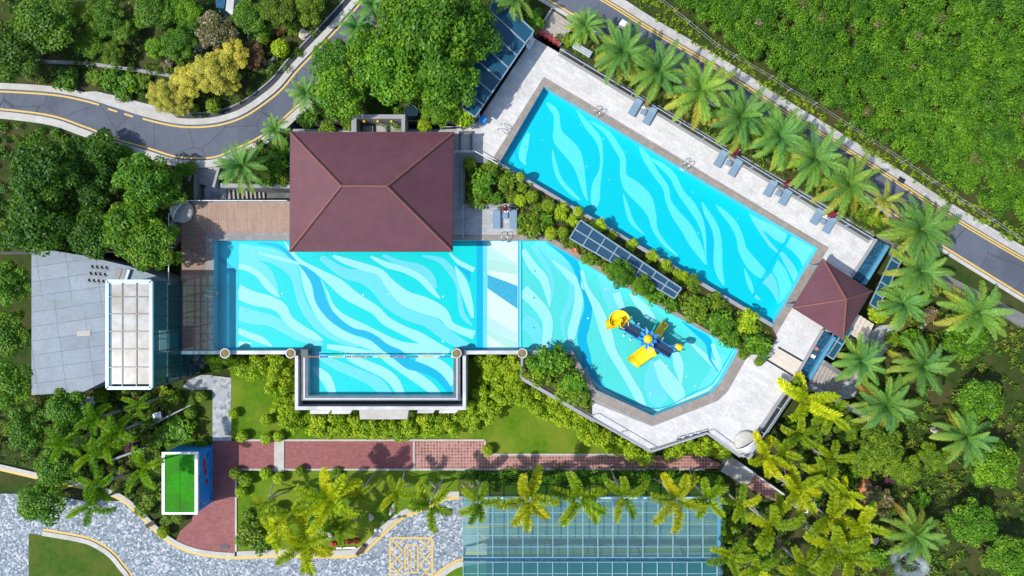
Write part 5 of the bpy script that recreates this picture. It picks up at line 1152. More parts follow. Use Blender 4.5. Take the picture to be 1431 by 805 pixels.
def blobs_mesh(name, blobs, leaf, cover, mat, tvar=.22, low=-.25, jit=.5, aspect=.55):
    """blobs: (x, y, z, r, flat, tone)"""
    Cs, Ns, Ts = [], [], []
    for x, y, z, r, fl, tn in blobs:
        n = max(6, int(cover * 2 * math.pi * r * r / (leaf * leaf * aspect * .5)))
        d = RNG.normal(0, 1, (n, 3)); d /= np.linalg.norm(d, axis=1, keepdims=True)
        d[:, 2] = np.where(d[:, 2] < low, -d[:, 2], d[:, 2])
        k = RNG.uniform(.72, 1.06, n)[:, None]
        Cs.append(d * k * r * np.array([1, 1, fl]) + np.array([x, y, z])); Ns.append(d * .8 + np.array([0, 0, .45]))
        Ts.append(np.clip(tn + RNG.normal(0, tvar, n), 0, 1))
    return leaf_mesh(name, np.concatenate(Cs), np.concatenate(Ns), leaf, np.concatenate(Ts), mat, aspect, jit)
def link(name, me, parent=None, loc=None, color=None):
    o = bpy.data.objects.new(name, me); COL.objects.link(o)
    if parent: o.parent = parent
    if loc is not None: o.location = loc
    if color: o.color = (*color, 1)
    return o

def vcol():
    v, h = random.uniform(.84, 1.12), random.uniform(-.06, .06)
    return (v * (1 + h), v, v * (1 - h))
# --- broadleaf trees
def tree_meshes(R, hgt, seed, mat='l_tree', leaf=.34, k=22, cover=1.15, tone=.5, trunkm='bark', flat=.7, tv=.2, csize=(.26, .40)):
    rg = random.Random(seed); blobs = []
    for i in range(k):
        a = 2 * math.pi * i * .618 + rg.random() * .6; d = R * math.sqrt((i + .3) / k) * .84; r = R * rg.uniform(*csize) * (1.05 - .35 * d / R)
        blobs.append((d * math.cos(a), d * math.sin(a), hgt - R * .55 * (d / R) ** 2 + rg.uniform(-.35, .35) * R * .5, r, flat, tone + rg.uniform(-.2, .2)))
    crown = blobs_mesh('crown', blobs, leaf, cover, mat, tv)
    mb = MB(); hz = hgt - R * .4
    mb.tube([(0, 0, -.3), (.05 * R, .02 * R, hz * .5), (0, .05 * R, hz)], [.09 * R ** .6 + .08, .08 * R ** .6, .05 * R ** .5], 8)
    for b in blobs[::3]: mb.tube([(0.02, .02, hz * rg.uniform(.45, .7)), (b[0] * .5, b[1] * .5, hz * .85), (b[0] * .9, b[1] * .9, b[2] - .1)], [.07, .05, .02], 5)
    return crown, mb.mesh('trunk', trunkm)
TREES = {}
def tree(kind, px, py, R, z, label, rz=None, name='broadleaf_tree', cat='tree', group=None, color=None, zg=None, hs=1.0):
    """px,py: crown centre in the photo; R: crown radius in photo px; z: ground level"""
    cr, tr, R0, h0 = TREES[kind]; s = R * S / R0; h = h0 * s * hs; zc = z + h * .85
    p = P(px, py, zc); s = R * S * (H - zc) / H / R0
    t = thing(name, label, cat, (p.x, p.y, z), random.random() * 6.28 if rz is None else rz, group); t.scale = (s, s, s * hs)
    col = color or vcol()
    link('crown', cr, t, color=col); link('trunk', tr, t); return t
for kind, a in {'A': dict(R=3.4, hgt=5.4, seed=1), 'B': dict(R=3.2, hgt=5.0, seed=2, k=26), 'C': dict(R=3.0, hgt=4.6, seed=3, k=18, csize=(.3, .46))}.items():
    c_, t_ = tree_meshes(**a); TREES[kind] = (c_, t_, a['R'], a['hgt'])
c_, t_ = tree_meshes(2.4, 4.2, 5, 'l_gold', .15, 40, 1.1, .5, csize=(.15, .27), flat=.8, tv=.22); TREES['gold'] = (c_, t_, 2.4, 4.2)
c_, t_ = tree_meshes(2.4, 3.4, 6, 'l_red', .26, 18, 1.2, .5, tv=.34); TREES['red'] = (c_, t_, 2.4, 3.4)
c_, t_ = tree_meshes(2.0, 3.4, 8, 'l_bush', .2, 16, 1.3, .45); TREES['fine'] = (c_, t_, 2.0, 3.4)
g = 'dense broadleaf trees behind the pavilion'
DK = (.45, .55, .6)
for i, (k, x, y, R, lab) in enumerate([('A', 466, 84, 34, 'bright broadleaf tree overhanging the outer bend of the curved road'), ('B', 566, 26, 46, 'tall broadleaf tree at the top edge between two small palms and the glass roof'),
        ('A', 612, 30, 62, 'large broadleaf tree at the top edge left of the dark glass roof'), ('C', 658, 45, 44, 'broadleaf tree leaning over the dark blue glass roof'), ('B', 474, 128, 40, 'yellow-green broadleaf tree nearest the road left of the light well'),
        ('C', 546, 98, 48, 'broad dense tree directly above the grey light well'), ('A', 622, 104, 48, 'broad dense tree between the light well and dark glass roof'), ('B', 614, 150, 28, 'smaller broadleaf tree beside the two yellow shrubs'), ('C', 516, 72, 38, 'broadleaf tree in the middle of the clump behind the pavilion')]):
    tree(k, x, y, R, ZN, lab, group=g)
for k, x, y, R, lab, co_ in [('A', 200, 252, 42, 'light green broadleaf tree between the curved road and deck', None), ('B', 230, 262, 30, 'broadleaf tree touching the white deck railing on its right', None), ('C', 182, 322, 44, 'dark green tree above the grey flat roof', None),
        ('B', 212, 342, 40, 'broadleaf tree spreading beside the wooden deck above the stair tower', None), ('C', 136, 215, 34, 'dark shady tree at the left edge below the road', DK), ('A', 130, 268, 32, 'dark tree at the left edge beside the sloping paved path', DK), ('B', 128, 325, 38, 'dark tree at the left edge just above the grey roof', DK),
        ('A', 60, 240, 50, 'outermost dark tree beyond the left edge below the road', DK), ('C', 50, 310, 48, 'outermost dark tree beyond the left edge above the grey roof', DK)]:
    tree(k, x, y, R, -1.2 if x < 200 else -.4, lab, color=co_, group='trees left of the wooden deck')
for k, x, y, R, lab, co_ in [('A', 148, 26, 26, 'bright green upright tree near the upper left corner', None), ('fine', 122, 22, 24, 'green tree filling the upper left corner edge', None), ('B', 214, 14, 30, 'round leafy tree at the top edge of the upper garden', None), ('C', 256, 14, 24, 'yellow-flecked tree at the top edge left of the shed', (1.2, 1.15, .7)),
        ('fine', 165, 42, 20, 'silvery-leaved tree in the upper left garden', (.95, 1.0, 1.6)), ('A', 250, 60, 26, 'dark leaning tree above the yellow fluffy trees', (.75, .8, .8)), ('B', 188, 36, 12, 'small yellow-tipped tree in the dark garden clearing', (1.3, 1.1, .7)), ('A', 218, 66, 16, 'small pale flowering tree above the thin garden path', (1.5, 1.3, .9)), ('C', 124, 60, 22, 'shady tree at the left edge above the thin garden path', None),
        ('fine', 156, 74, 18, 'dark bushy tree just above the thin garden path', (.7, .75, .8)), ('B', 348, 22, 26, 'green tree right of the garden shed gutter', None), ('fine', 388, 14, 28, 'feathery light green tree at the top of the upper garden', None), ('fine', 432, 12, 24, 'light green tree at the top edge near the road bend', None), ('C', 366, 40, 15, 'small dark green tree above the short pale wall', None),
        ('B', 60, 30, 46, 'outermost large tree beyond the upper left corner', None), ('A', 10, 70, 46, 'outermost tree beyond the left edge of the upper garden', None), ('C', 268, 36, 20, 'dark green tree left of the garden shed', (.6, .7, .7))]:
    v_ = random.uniform(.62, .95); co_ = co_ or (v_, v_, v_)
    tree(k, x, y, R, ZN, lab, color=co_, group='mixed trees of the upper garden', hs=.8)
tree('red', 300, 42, 30, ZN, 'mottled red and green tree above the yellow fluffy trees', hs=.8); tree('red', 352, 78, 20, ZN, 'dark reddish shrub tree right of the yellow fluffy trees', color=(.7, .45, .4), hs=.6); tree('red', 390, 38, 12, ZN, 'small dark red tree near the cream boulder', color=(.8, .3, .3), hs=.6)
for x, y, R, lab in [(228, 133, 27, 'golden fluffy tree at the lower left end of its group'), (262, 112, 28, 'golden fluffy tree second from the left in its group'), (296, 100, 33, 'golden fluffy tree in the middle of its group'), (324, 76, 26, 'golden fluffy tree at the upper right end of its group'), (252, 144, 20, 'low golden fluffy tree closest to the road kerb'), (318, 112, 22, 'golden fluffy tree beside the drain on the lower right')]:
    tree('gold', x, y, R, ZN, lab, name='golden_tree', group='golden fluffy trees by the road', hs=.75)
for k, x, y, R, lab in [('fine', 1232, 625, 34, 'large dense green tree in the right-hand garden'), ('fine', 1205, 645, 24, 'green tree left of the largest right-hand garden tree'), ('fine', 1262, 655, 26, 'light green tree at the right-hand lawn edge'), ('red', 1222, 608, 16, 'small russet tree under the drooping date palm'), ('red', 1225, 700, 24, 'orange-brown shrub tree near the dark lawn'), ('fine', 1185, 600, 20, 'green tree between the garden wall and yellow palms'), ('fine', 1305, 640, 24, 'green tree at the right edge by the dry grass')]:
    tree(k, x, y, R, ZL, lab, group='mixed trees of the right-hand garden', hs=.8)
for i, (x, y) in enumerate([(40, 600), (80, 650), (60, 700), (95, 575), (1370, 560), (1390, 650), (1360, 730), (1410, 780), (1350, 470), (10, 395), (14, 465), (16, 535)]):
    tree(('A', 'B', 'C')[i % 3], x, y, 34, ZL, ('broadleaf tree beyond the left edge of the palm grove, ' if x < 200 else 'broadleaf tree beyond the right edge of the garden, ') + ['first from above', 'second from above', 'lowest of four', 'uppermost of four', 'second from above', 'third from above', 'fourth from above', 'lowest of five', 'topmost of five', 'beside the grey roof top corner', 'beside the grey roof middle', 'beside the grey roof lower corner'][i], group='outer garden trees')

tree('A', 868, 383, 21, 0, 'small dark leafy tree leaning over the pergola middle', hs=1.25, group='small trees beside the glass pergola'); tree('B', 898, 399, 17, 0, 'small dark tree overhanging the children pool beside the pergola', hs=1.35, group='small trees beside the glass pergola')
# --- palms
def frond_pts(L, e0, droop, n=20):
    t = np.linspace(0, 1, n); e = e0 - droop * t ** 1.3; ds = L / (n - 1)
    r = np.concatenate([[0], np.cumsum(np.cos(e[:-1]) * ds)]); z = np.concatenate([[0], np.cumsum(np.sin(e[:-1]) * ds)])
    return t, r, z, e
def date_crown(seed, L=3.2, nf=27, base=0.0):
    rg = np.random.default_rng(seed); V, T = [], []
    for f in range(nf):
        q = (f + .5) / nf; az = f * 2.39996 + rg.normal(0, .12); e0 = math.radians(78 - 92 * q ** .8) + rg.normal(0, .06); Lf = L * (0.72 + .33 * min(1, q * 2.2)) * rg.uniform(.9, 1.07)
        tone = np.clip(.12 + .72 * max(0, q - .42) + (.3 if q > .9 and rg.random() < .6 else 0) + rg.normal(0, .08) + base, 0, 1)
        t, r, z, e = frond_pts(Lf, e0, rg.uniform(.75, 1.15), 24); side = rg.normal(0, .12)
        a = az + side * t ** 2
        X = np.stack([r * np.cos(a), r * np.sin(a), z], 1); Tn = np.stack([np.cos(e) * np.cos(a), np.cos(e) * np.sin(a), np.sin(e)], 1); Sd = np.stack([-np.sin(a), np.cos(a), 0 * a], 1); Up = np.cross(Tn, Sd)
        w = .028 * (1 - .8 * t)
        for i in range(23):                                  # midrib
            V += [X[i] - Sd[i] * w[i], X[i] + Sd[i] * w[i], X[i + 1] + Sd[i + 1] * w[i + 1], X[i + 1] - Sd[i + 1] * w[i + 1]]; T += [min(1, tone + .22)] * 4
        for i in range(2, 24):
            ll = .50 * Lf / 3.1 * (math.sin(math.pi * min(1, .16 + .84 * t[i])) ** .7 * .95 + .12)
            for sg in (-1, 1):
                for hh in (0, .5):
                    j = min(i + 1, 23); p = X[i] * (1 - hh) + X[j] * hh
                    d = Tn[i] * rg.uniform(.55, .8) + Sd[i] * sg * .8 + Up[i] * rg.uniform(-.05, .4); d /= np.linalg.norm(d); d2 = d + np.array([0, 0, -.35]); d2 /= np.linalg.norm(d2)
                    b = Tn[i] * .034; m = p + d * ll * .55; tp = m + d2 * ll * .5
                    tn = np.clip(tone + rg.normal(0, .07) + .12 * t[i], 0, 1)
                    V += [p - b * .7, p + b * .7, m + b, m - b]; T += [tn] * 4
                    V += [m - b, m + b, tp + b * .15, tp - b * .15]; T += [min(1, tn + .06)] * 4
    return quads('crown', np.array(V), np.array(T), 'l_palm')
def fox_crown(seed, L=2.6, nf=6, tone0=.5):
    rg = np.random.default_rng(seed); V, T = [], []
    for f in range(nf):
        q = (f + .5) / nf; az = f * 2.39996 + rg.normal(0, .25); e0 = math.radians(60 - 48 * q) + rg.normal(0, .1); Lf = L * rg.uniform(.8, 1.1)
        t, r, z, e = frond_pts(Lf, e0, rg.uniform(.8, 1.35), 30); a = az + rg.normal(0, .18) * t ** 2; tone = tone0 + rg.normal(0, .14)
        X = np.stack([r * np.cos(a), r * np.sin(a), z], 1); Tn = np.stack([np.cos(e) * np.cos(a), np.cos(e) * np.sin(a), np.sin(e)], 1); Sd = np.stack([-np.sin(a), np.cos(a), 0 * a], 1); Up = np.cross(Tn, Sd)
        for i in range(29):
            w = .03 * (1 - .7 * t[i]); V += [X[i] - Sd[i] * w, X[i] + Sd[i] * w, X[i + 1] + Sd[i + 1] * w, X[i + 1] - Sd[i + 1] * w]; T += [tone] * 4
        for i in range(4, 30):
            ll = .46 * (math.sin(math.pi * min(1, .10 + .80 * t[i])) ** .4)
            for k in range(16):
                th = rg.uniform(0, 2 * math.pi); rad = Sd[i] * math.cos(th) + Up[i] * math.sin(th); d = rad * 1.0 + Tn[i] * .28; d /= np.linalg.norm(d)
                p = X[i] + Tn[i] * rg.uniform(-.05, .05); b = np.cross(d, Up[i] + .3 * Sd[i]); b = b / (np.linalg.norm(b) + 1e-6) * .034; m = p + d * ll * .6; tp = p + d * ll * rg.uniform(.9, 1.15)
                V += [p - b * .6, p + b * .6, tp + b * .5, tp - b * .5]; T += [np.clip(tone + rg.normal(0, .12) + .15 * (rg.random() - .3), 0, 1)] * 4
    return quads('crown', np.array(V), np.array(T), 'l_fox')
DATE = [date_crown(21), date_crown(22, nf=30), date_crown(23, nf=25), date_crown(24, nf=24, base=.12)]
SPARSE = date_crown(25, nf=13, base=.45)
FOX = [fox_crown(31), fox_crown(32, nf=6, tone0=.35), fox_crown(33, nf=7, tone0=.62), fox_crown(34, nf=5, tone0=.42), fox_crown(35, nf=7, tone0=.85)]
def trunk_mesh(h, r0, r1, mat, ring=True, seg=10):
    mb = MB(); n = 14; pts, rad = [], []
    for i in range(n + 1):
        f = i / n; pts.append((.06 * math.sin(3 * f), .05 * math.sin(2 * f + 1), -.3 + (h + .3) * f)); rad.append((r0 + (r1 - r0) * f) * (1 + (.10 if i % 2 else -.05) * ring) * (1.25 if i == 0 else 1))
    return mb.tube(pts, rad, seg).mesh('trunk', mat)
TRK = trunk_mesh(3.6, .34, .27, 'bark'); FTR = trunk_mesh(4.6, .19, .10, 'palebark')
def shaft_mesh():
    return MB().lathe((0, 0, 0), [(.10, 0), (.17, .15), (.13, .6), (.06, .95)], 10).mesh('crownshaft', M['shaft'])
M['shaft'] = m_noise('green_crownshaft', (.10, .18, .03), (.18, .26, .05), 5, .5, .3, kind='obj')
SHAFT = shaft_mesh()
def pole_mesh(): return MB().tube([(.95, 0, 0), (.14, 0, 2.0)], .05, 6).mesh('support_pole', 'prop')
POLE = pole_mesh()
def date_palm(px, py, R, z, label, hs=1.0, var=None, group='date palms around the pool terrace', crown=None, color=None):
    h = 3.6 * hs; zc = z + h; p = P(px, py, zc); k = (R * S * (H - zc) / H) / 3.05
    t = thing('date_palm', label, 'palm', (p.x, p.y, z), random.random() * 6.28, group); t.scale = (k, k, k)
    me = crown or DATE[(var if var is not None else random.randrange(4)) % 4]
    t.rotation_euler = (random.uniform(-.07, .07), random.uniform(-.07, .07), t.rotation_euler.z)
    c = link('crown', me, t, (0, 0, h / k), color or vcol())
    tr = link('trunk', TRK, t); tr.scale = (1, 1, h / k / 3.6); return t
def fox_palm(px, py, R, z, label, hs=1.0, var=0, poles=False, group='foxtail palms of the lower garden', color=None, rz=None):
    h = 4.6 * hs; zc = z + h + .8; p = P(px, py, zc); k = (R * S * (H - zc) / H) / 2.25
    t = thing('foxtail_palm', label, 'palm', (p.x, p.y, z), random.random() * 6.28 if rz is None else rz, group); t.scale = (k,) * 3
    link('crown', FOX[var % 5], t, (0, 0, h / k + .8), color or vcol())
    tr = link('trunk', FTR, t); tr.scale = (1, 1, h / k / 4.6); link('crownshaft', SHAFT, t, (0, 0, h / k - .1))
    if poles:
        for a in (0.4, 2.5, 4.6):
            o = link('support_pole', POLE, t); o.rotation_euler = (0, 0, a); o.scale = (1 / k * 1.2, 1 / k * 1.2, 1 / k)
    return t
ORD = ['first', 'second', 'third', 'fourth', 'fifth', 'sixth', 'seventh', 'eighth', 'ninth', 'tenth', 'eleventh', 'twelfth', 'thirteenth', 'fourteenth', 'fifteenth']
for i, (x, y, R) in enumerate([(820, 37, 30), (872, 70, 44), (921, 94, 46), (981, 128, 49), (1037, 165, 47), (1087, 193, 46), (1138, 227, 48), (1186, 258, 46)]):
    date_palm(x, y, R, ZN, f'{ORD[i]} date palm from the upper steps in the row behind the glass railing', .95, i)
date_palm(1236, 284, 28, ZN, 'sparse yellowing date palm at the lower end of the railing row', .9, crown=SPARSE)
for x, y, R, z, lab in [(1288, 324, 50, -1, 'large blue-green date palm beside the road at the right edge'), (1286, 378, 44, -2, 'date palm just below the large blue-green one at the right edge'), (1263, 428, 38, -3, 'date palm right of the yellow shrub beyond the gazebo'),
        (1202, 502, 38, -3.5, 'date palm leaning over the grey garden steps below the gazebo'), (1288, 514, 44, ZL, 'date palm at the right edge beside the dark round bush'), (1241, 566, 44, ZL, 'date palm with curled fronds at the lower end of the garden path'), (1277, 745, 42, ZL, 'date palm on the dark lawn above the silver fan palm'), (1365, 440, 46, -3, 'date palm beyond the right edge level with the gazebo'), (1350, 610, 44, ZL, 'date palm beyond the right edge beside the dry grass')]:
    date_palm(x, y, R, z, lab, 1.0)
for x, y, R, lab in [(342, 235, 40, 'broad yellow-tipped date palm leaning over the steps by the wooden deck'), (427, 131, 27, 'young date palm on the road verge below the left tree'), (383, 181, 22, 'small date palm fronds at the road kerb near the pavilion'), (499, 40, 27, 'slender date palm beside the road in front of the trees'), (519, 8, 26, 'dark date palm at the top edge by the road'), (723, 0, 34, 'drooping date palm over the dark glass roof at the top edge')]:
    date_palm(x, y, R, ZN, lab, .8, color=(.8, .95, 1.25) if R < 30 else None)
for i, (x, y, R, v) in enumerate([(603, 704, 34, 1), (668, 701, 31, 1), (738, 696, 40, 2), (808, 696, 42, 1), (872, 692, 32, 3), (943, 696, 38, 2), (988, 697, 32, 1)]):
    fox_palm(x, y, R, ZL, f'{ORD[i]} foxtail palm from the left in the row along the glass canopy', 1.3, v, True)
for x, y, R, v, lab in [(461, 695, 42, 2, 'yellow foxtail palm in the middle of the lawn with three props'), (476, 735, 26, 1, 'small foxtail palm beside the white rock on the lawn'), (428, 758, 40, 2, 'large drooping foxtail palm overhanging the plaza kerb'), (408, 716, 32, 0, 'foxtail palm near the curved hedge shadow on the lawn'), (388, 742, 26, 4, 'yellow foxtail palm among shrubs left of the drooping one'), (365, 706, 18, 3, 'thin young foxtail palm beside the left lawn ball shrubs'), (502, 690, 22, 3, 'small green foxtail palm right of the middle lawn palm'), (555, 690, 26, 3, 'foxtail palm left of the canopy row with leaning props')]:
    fox_palm(x, y, R, ZL, lab, .8 if R < 30 else 1.0, v, True)
for x, y, R, v, lab in [(1067, 637, 31, 4, 'bright yellow foxtail palm at the lower terrace tip'), (1114, 684, 34, 2, 'yellow foxtail palm beside the small white vent shaft'), (1146, 668, 27, 0, 'foxtail palm right of the vent shaft'), (1158, 722, 34, 0, 'tall foxtail palm in the middle of the right-hand grove'), (1076, 733, 36, 0, 'foxtail palm with props below the brick path end'), (1201, 733, 31, 2, 'foxtail palm right of the middle of the right-hand grove'),
        (1160, 762, 38, 0, 'drooping foxtail palm low in the right-hand grove'), (1186, 778, 34, 1, 'foxtail palm near the bottom edge of the right-hand grove'), (1120, 788, 32, 1, 'shady foxtail palm at the bottom edge right of the canopy'), (1122, 559, 40, 4, 'bright yellow foxtail palm beside the glass railing at the garden steps'), (1160, 580, 30, 1, 'green foxtail palm below the long sloping garden wall'), (1117, 606, 26, 1, 'green foxtail palm below the bright yellow one by the railing'),
        (1160, 640, 28, 1, 'dark green foxtail palm in the upper right-hand grove'), (1020, 776, 30, 3, 'green foxtail palm at the canopy right end'), (1058, 796, 30, 3, 'green foxtail palm at the bottom edge near the canopy'), (1095, 632, 26, 1, 'green foxtail palm right of the terrace tip'), (1035, 705, 26, 3, 'green foxtail palm between the canopy and grey steps'), (1180, 690, 24, 4, 'small yellow foxtail palm left of the brown boulder')]:
    fox_palm(x, y, R, ZL, lab, .85, v, R > 33, group='foxtail palms of the right-hand grove')
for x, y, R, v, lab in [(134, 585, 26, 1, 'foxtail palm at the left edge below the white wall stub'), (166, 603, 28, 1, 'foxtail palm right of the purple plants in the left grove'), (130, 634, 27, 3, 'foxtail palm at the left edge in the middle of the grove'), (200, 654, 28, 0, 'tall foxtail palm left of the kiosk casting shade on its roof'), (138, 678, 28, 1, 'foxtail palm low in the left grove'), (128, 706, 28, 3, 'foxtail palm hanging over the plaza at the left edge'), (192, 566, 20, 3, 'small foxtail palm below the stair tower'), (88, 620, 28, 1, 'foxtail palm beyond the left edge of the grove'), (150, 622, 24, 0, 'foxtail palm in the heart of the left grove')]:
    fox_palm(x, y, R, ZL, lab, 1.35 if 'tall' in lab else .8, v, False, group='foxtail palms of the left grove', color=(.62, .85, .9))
# silver fan palm
def fan_palm():
    rg = np.random.default_rng(5); V, T = [], []
    for f in range(15):
        az = f * 2.4; el = math.radians(rg.uniform(5, 60)); L = rg.uniform(1.1, 1.6); d = np.array([math.cos(az) * math.cos(el), math.sin(az) * math.cos(el), math.sin(el)]); hub = d * L; sd = np.array([-math.sin(az), math.cos(az), 0]); up = np.cross(d, sd)
        V += [sd * .025, -sd * .025, hub - sd * .02, hub + sd * .02]; T += [.5] * 4
        for k in range(17):
            a = math.radians(-115 + 230 * k / 16); e = d * math.cos(a) + sd * math.sin(a) - up * .12; e /= np.linalg.norm(e); b = np.cross(e, up) * .04; tp = hub + e * .95 * rg.uniform(.85, 1.05) + np.array([0, 0, -.12])
            V += [hub - b * .5, hub + b * .5, hub + e * .5 + b, hub + e * .5 - b]; T += [rg.uniform(0, 1)] * 4
            V += [hub + e * .5 - b, hub + e * .5 + b, tp + b * .1, tp - b * .1]; T += [rg.uniform(0, 1)] * 4
    return quads('crown', np.array(V), np.array(T), 'l_silver')
t = thing('fan_palm', 'silvery grey fan palm at the bottom right corner', 'palm', P(1270, 787, ZL + 1.5).to_tuple()[:2] + (ZL,)); link('crown', fan_palm(), t, (0, 0, 1.2)); link('trunk', trunk_mesh(1.3, .16, .14, 'bark'), t)

# --- round clipped shrubs
def ball_mesh(mat, seed, leaf=.13):
    bl = [(0, 0, .46, .5, .92, .5)]; rg = random.Random(seed)
    for k in range(7): a = k * 2.4; bl.append((.2 * math.cos(a), .2 * math.sin(a), .5 + rg.uniform(-.05, .12), .33, .9, .55))
    return blobs_mesh('foliage', bl, leaf, 1.0, mat, .2, low=-.6)
STEM = MB().tube([(0, 0, -.1), (0, 0, .3)], [.06, .05], 6).mesh('stem', 'bark')
BALL = {'y': ball_mesh('l_lime', 1), 'g': ball_mesh('l_bush', 2), 'd': ball_mesh('l_tree', 3)}
POT = MB().lathe((0, 0, 0), [(.25, 0), (.36, .15), (.46, .5), (.50, .55), (.42, .55), (.40, .48), (0, .5)], 16).mesh('pot', 'white')
def ball(kind, px, py, R, z, label, color=None, group='clipped ball shrubs', name='round_shrub', pot=False):
    zc = z + R * S * .5 + (.5 if pot else 0); p = P(px, py, zc); k = R * S * 2 * (H - zc) / H
    t = thing('potted_shrub' if pot else name, label, 'shrub', (p.x, p.y, z), random.random() * 6.28, group); t.scale = (k,) * 3
    link('foliage', BALL[kind], t, (0, 0, .38 / k if pot else 0), color or vcol())
    if pot: o = link('pot', POT, t); o.scale = (1 / k,) * 3
    else: link('stem', STEM, t)
    return t
for a in [('y', 394, 70, 12, ZN, 'largest clipped yellow-green ball beside the curved road drain'), ('y', 275, 41, 9, ZN, 'yellow-green ball shrub left of the mottled red tree'), ('g', 301, 150, 10, ZN, 'green ball shrub beside the road drain under the golden trees'), ('g', 274, 152, 6, ZN, 'small yellowish ball shrub between golden trees and road kerb'), ('g', 368, 41, 9, ZN, 'upper of two green ball shrubs by the short pale wall'), ('g', 371, 54, 9, ZN, 'lower of two green ball shrubs by the short pale wall'),
          ('d', 269, 236, 9, ZN, 'dark ball shrub at the gully beside the road steps'), ('d', 257, 239, 10, ZN, 'dark ball shrub left of the one at the gully'), ('d', 177, 214, 10, ZN, 'dark ball shrub at the top of the sloping left path'),
          ('y', 648, 163, 17, ZN, 'large bright yellow shrub in front of the dark glass roof'), ('y', 594, 177, 10, ZN, 'small yellow-green shrub at the pavilion roof edge'),
          ('g', 657, 229, 9, 0, 'olive ball at the upper left corner of the tall shrub bed'), ('y', 727, 281, 8.5, 0, 'left yellow-green ball of the pair above the patio shrubs'), ('g', 743, 276, 9, 0, 'right green ball of the pair above the patio shrubs'), ('g', 766, 288, 9, 0, 'green ball shrub left of the big leafy shrub by the upper pool'), ('y', 770, 326, 9, 0, 'yellow ball shrub at the lower corner near the glass pergola'), ('g', 786, 325, 8, 0, 'green ball shrub touching the end of the glass pergola'),
          ('g', 331, 660, 8, ZL, 'ball shrub at the corner where the red paths meet'), ('g', 346, 669, 9, ZL, 'ball shrub below and right of the red path corner'), ('y', 373, 660, 8, ZL, 'ball shrub left of the white path strip'), ('y', 391, 667, 8, ZL, 'ball shrub right below the white path strip'), ('y', 339, 686, 8, ZL, 'lone ball shrub on the left edge of the palm lawn'), ('g', 388, 712, 10, ZL, 'ball shrub near the pale rock on the palm lawn'), ('g', 421, 657, 7, ZL, 'small ball shrub under the red path right of the white strip'),
          ('y', 328, 577, 7, ZL, 'ball shrub on the lawn touching the grey stone path'), ('y', 374, 586, 8, ZL, 'ball shrub alone on the upper lawn'), ('y', 374, 612, 8, ZL, 'left ball shrub of the pair above the red path'), ('y', 391, 609, 7.5, ZL, 'right ball shrub of the pair above the red path'), ('y', 340, 609, 8, ZL, 'ball shrub above the red path near the grey path'),
          ('g', 246, 553, 9, ZL, 'ball shrub at the wall beside the glass annex'), ('g', 284, 554, 7.5, ZL, 'ball shrub in the nook of the grey stone path'), ('g', 269, 577, 8, ZL, 'ball shrub on the shaded lawn beside the leaning pole'), ('d', 283, 620, 8, ZL, 'dark ball shrub behind the blue kiosk wall'), ('g', 145, 551, 10, ZL, 'oval clipped shrub left of the stair tower foot'), ('y', 682, 628, 8, ZL, 'ball shrub at the step in the brick path edge'),
          ('d', 1270, 474, 14, ZL, 'dark round bush beside the grey garden path'), ('y', 1223, 438, 13, -2, 'bright yellow shrub behind the gazebo'), ('g', 1218, 307, 10, -.3, 'round green shrub left of the sparse yellowing palm'), ('g', 1121, 620, 9, ZL, 'yellowish ball shrub in the grove right of the terrace tip'), ('d', 1002, 672, 9, ZL, 'ball shrub below the grey garden steps'), ('d', 1100, 596, 9, ZL, 'green ball shrub just outside the short glass railing'), ('y', 230, 752 - 10, 8, ZL, 'ball shrub at the kerb below the kiosk'), ('g', 252, 722, 8, ZL, 'ball shrub just under the green kiosk roof')]:
    ball(*a)
for a in [('y', 727, 247, 6, 0, 'potted yellow shrub on the upper pool edge nearest the pavilion'), ('y', 808, 295, 6.5, 0, 'potted shrub on the pool edge at the pergola end'), ('g', 1060, 506, 6, 0, 'low potted shrub on the white terrace by the cream boards'), ('g', 1112, 534, 7, 0, 'potted green shrub at the start of the short glass railing')]: ball(*a, pot=True, group='potted shrubs on the terrace')
# --- irregular shrubs
def shrub_mesh(mat, seed, leaf=.2, tone=.5, k=9):
    rg = random.Random(seed); bl = [(0, 0, .45, .52, .8, tone)]
    for i in range(k):
        a = i * 2.4 + rg.random(); d = .62 * math.sqrt((i + 1) / k); bl.append((d * math.cos(a), d * math.sin(a), .35 + rg.uniform(0, .3), rg.uniform(.24, .42), .85, tone + rg.uniform(-.15, .15)))
    return blobs_mesh('foliage', bl, leaf, 1.15, mat, .2, low=-.5)
SHR = {'g': shrub_mesh('l_bush', 1), 'd': shrub_mesh('l_tree', 2, .24), 'y': shrub_mesh('l_lime', 3), 'r': shrub_mesh('l_red', 4, tone=.7), 'p': shrub_mesh('l_purple', 5, .26)}
def shrub(kind, px, py, R, z, label, group=None, color=None, flat=.9):
    zc = z + R * S * .7; p = P(px, py, zc); k = R * S * (H - zc) / H / .95
    t = thing('shrub', label, 'shrub', (p.x, p.y, z), random.random() * 6.28, group); t.scale = (k, k, k * flat)
    link('foliage', SHR[kind], t, color=color or vcol()); link('stem', STEM, t); return t
gp = 'shrubs in the bed between the two pools'
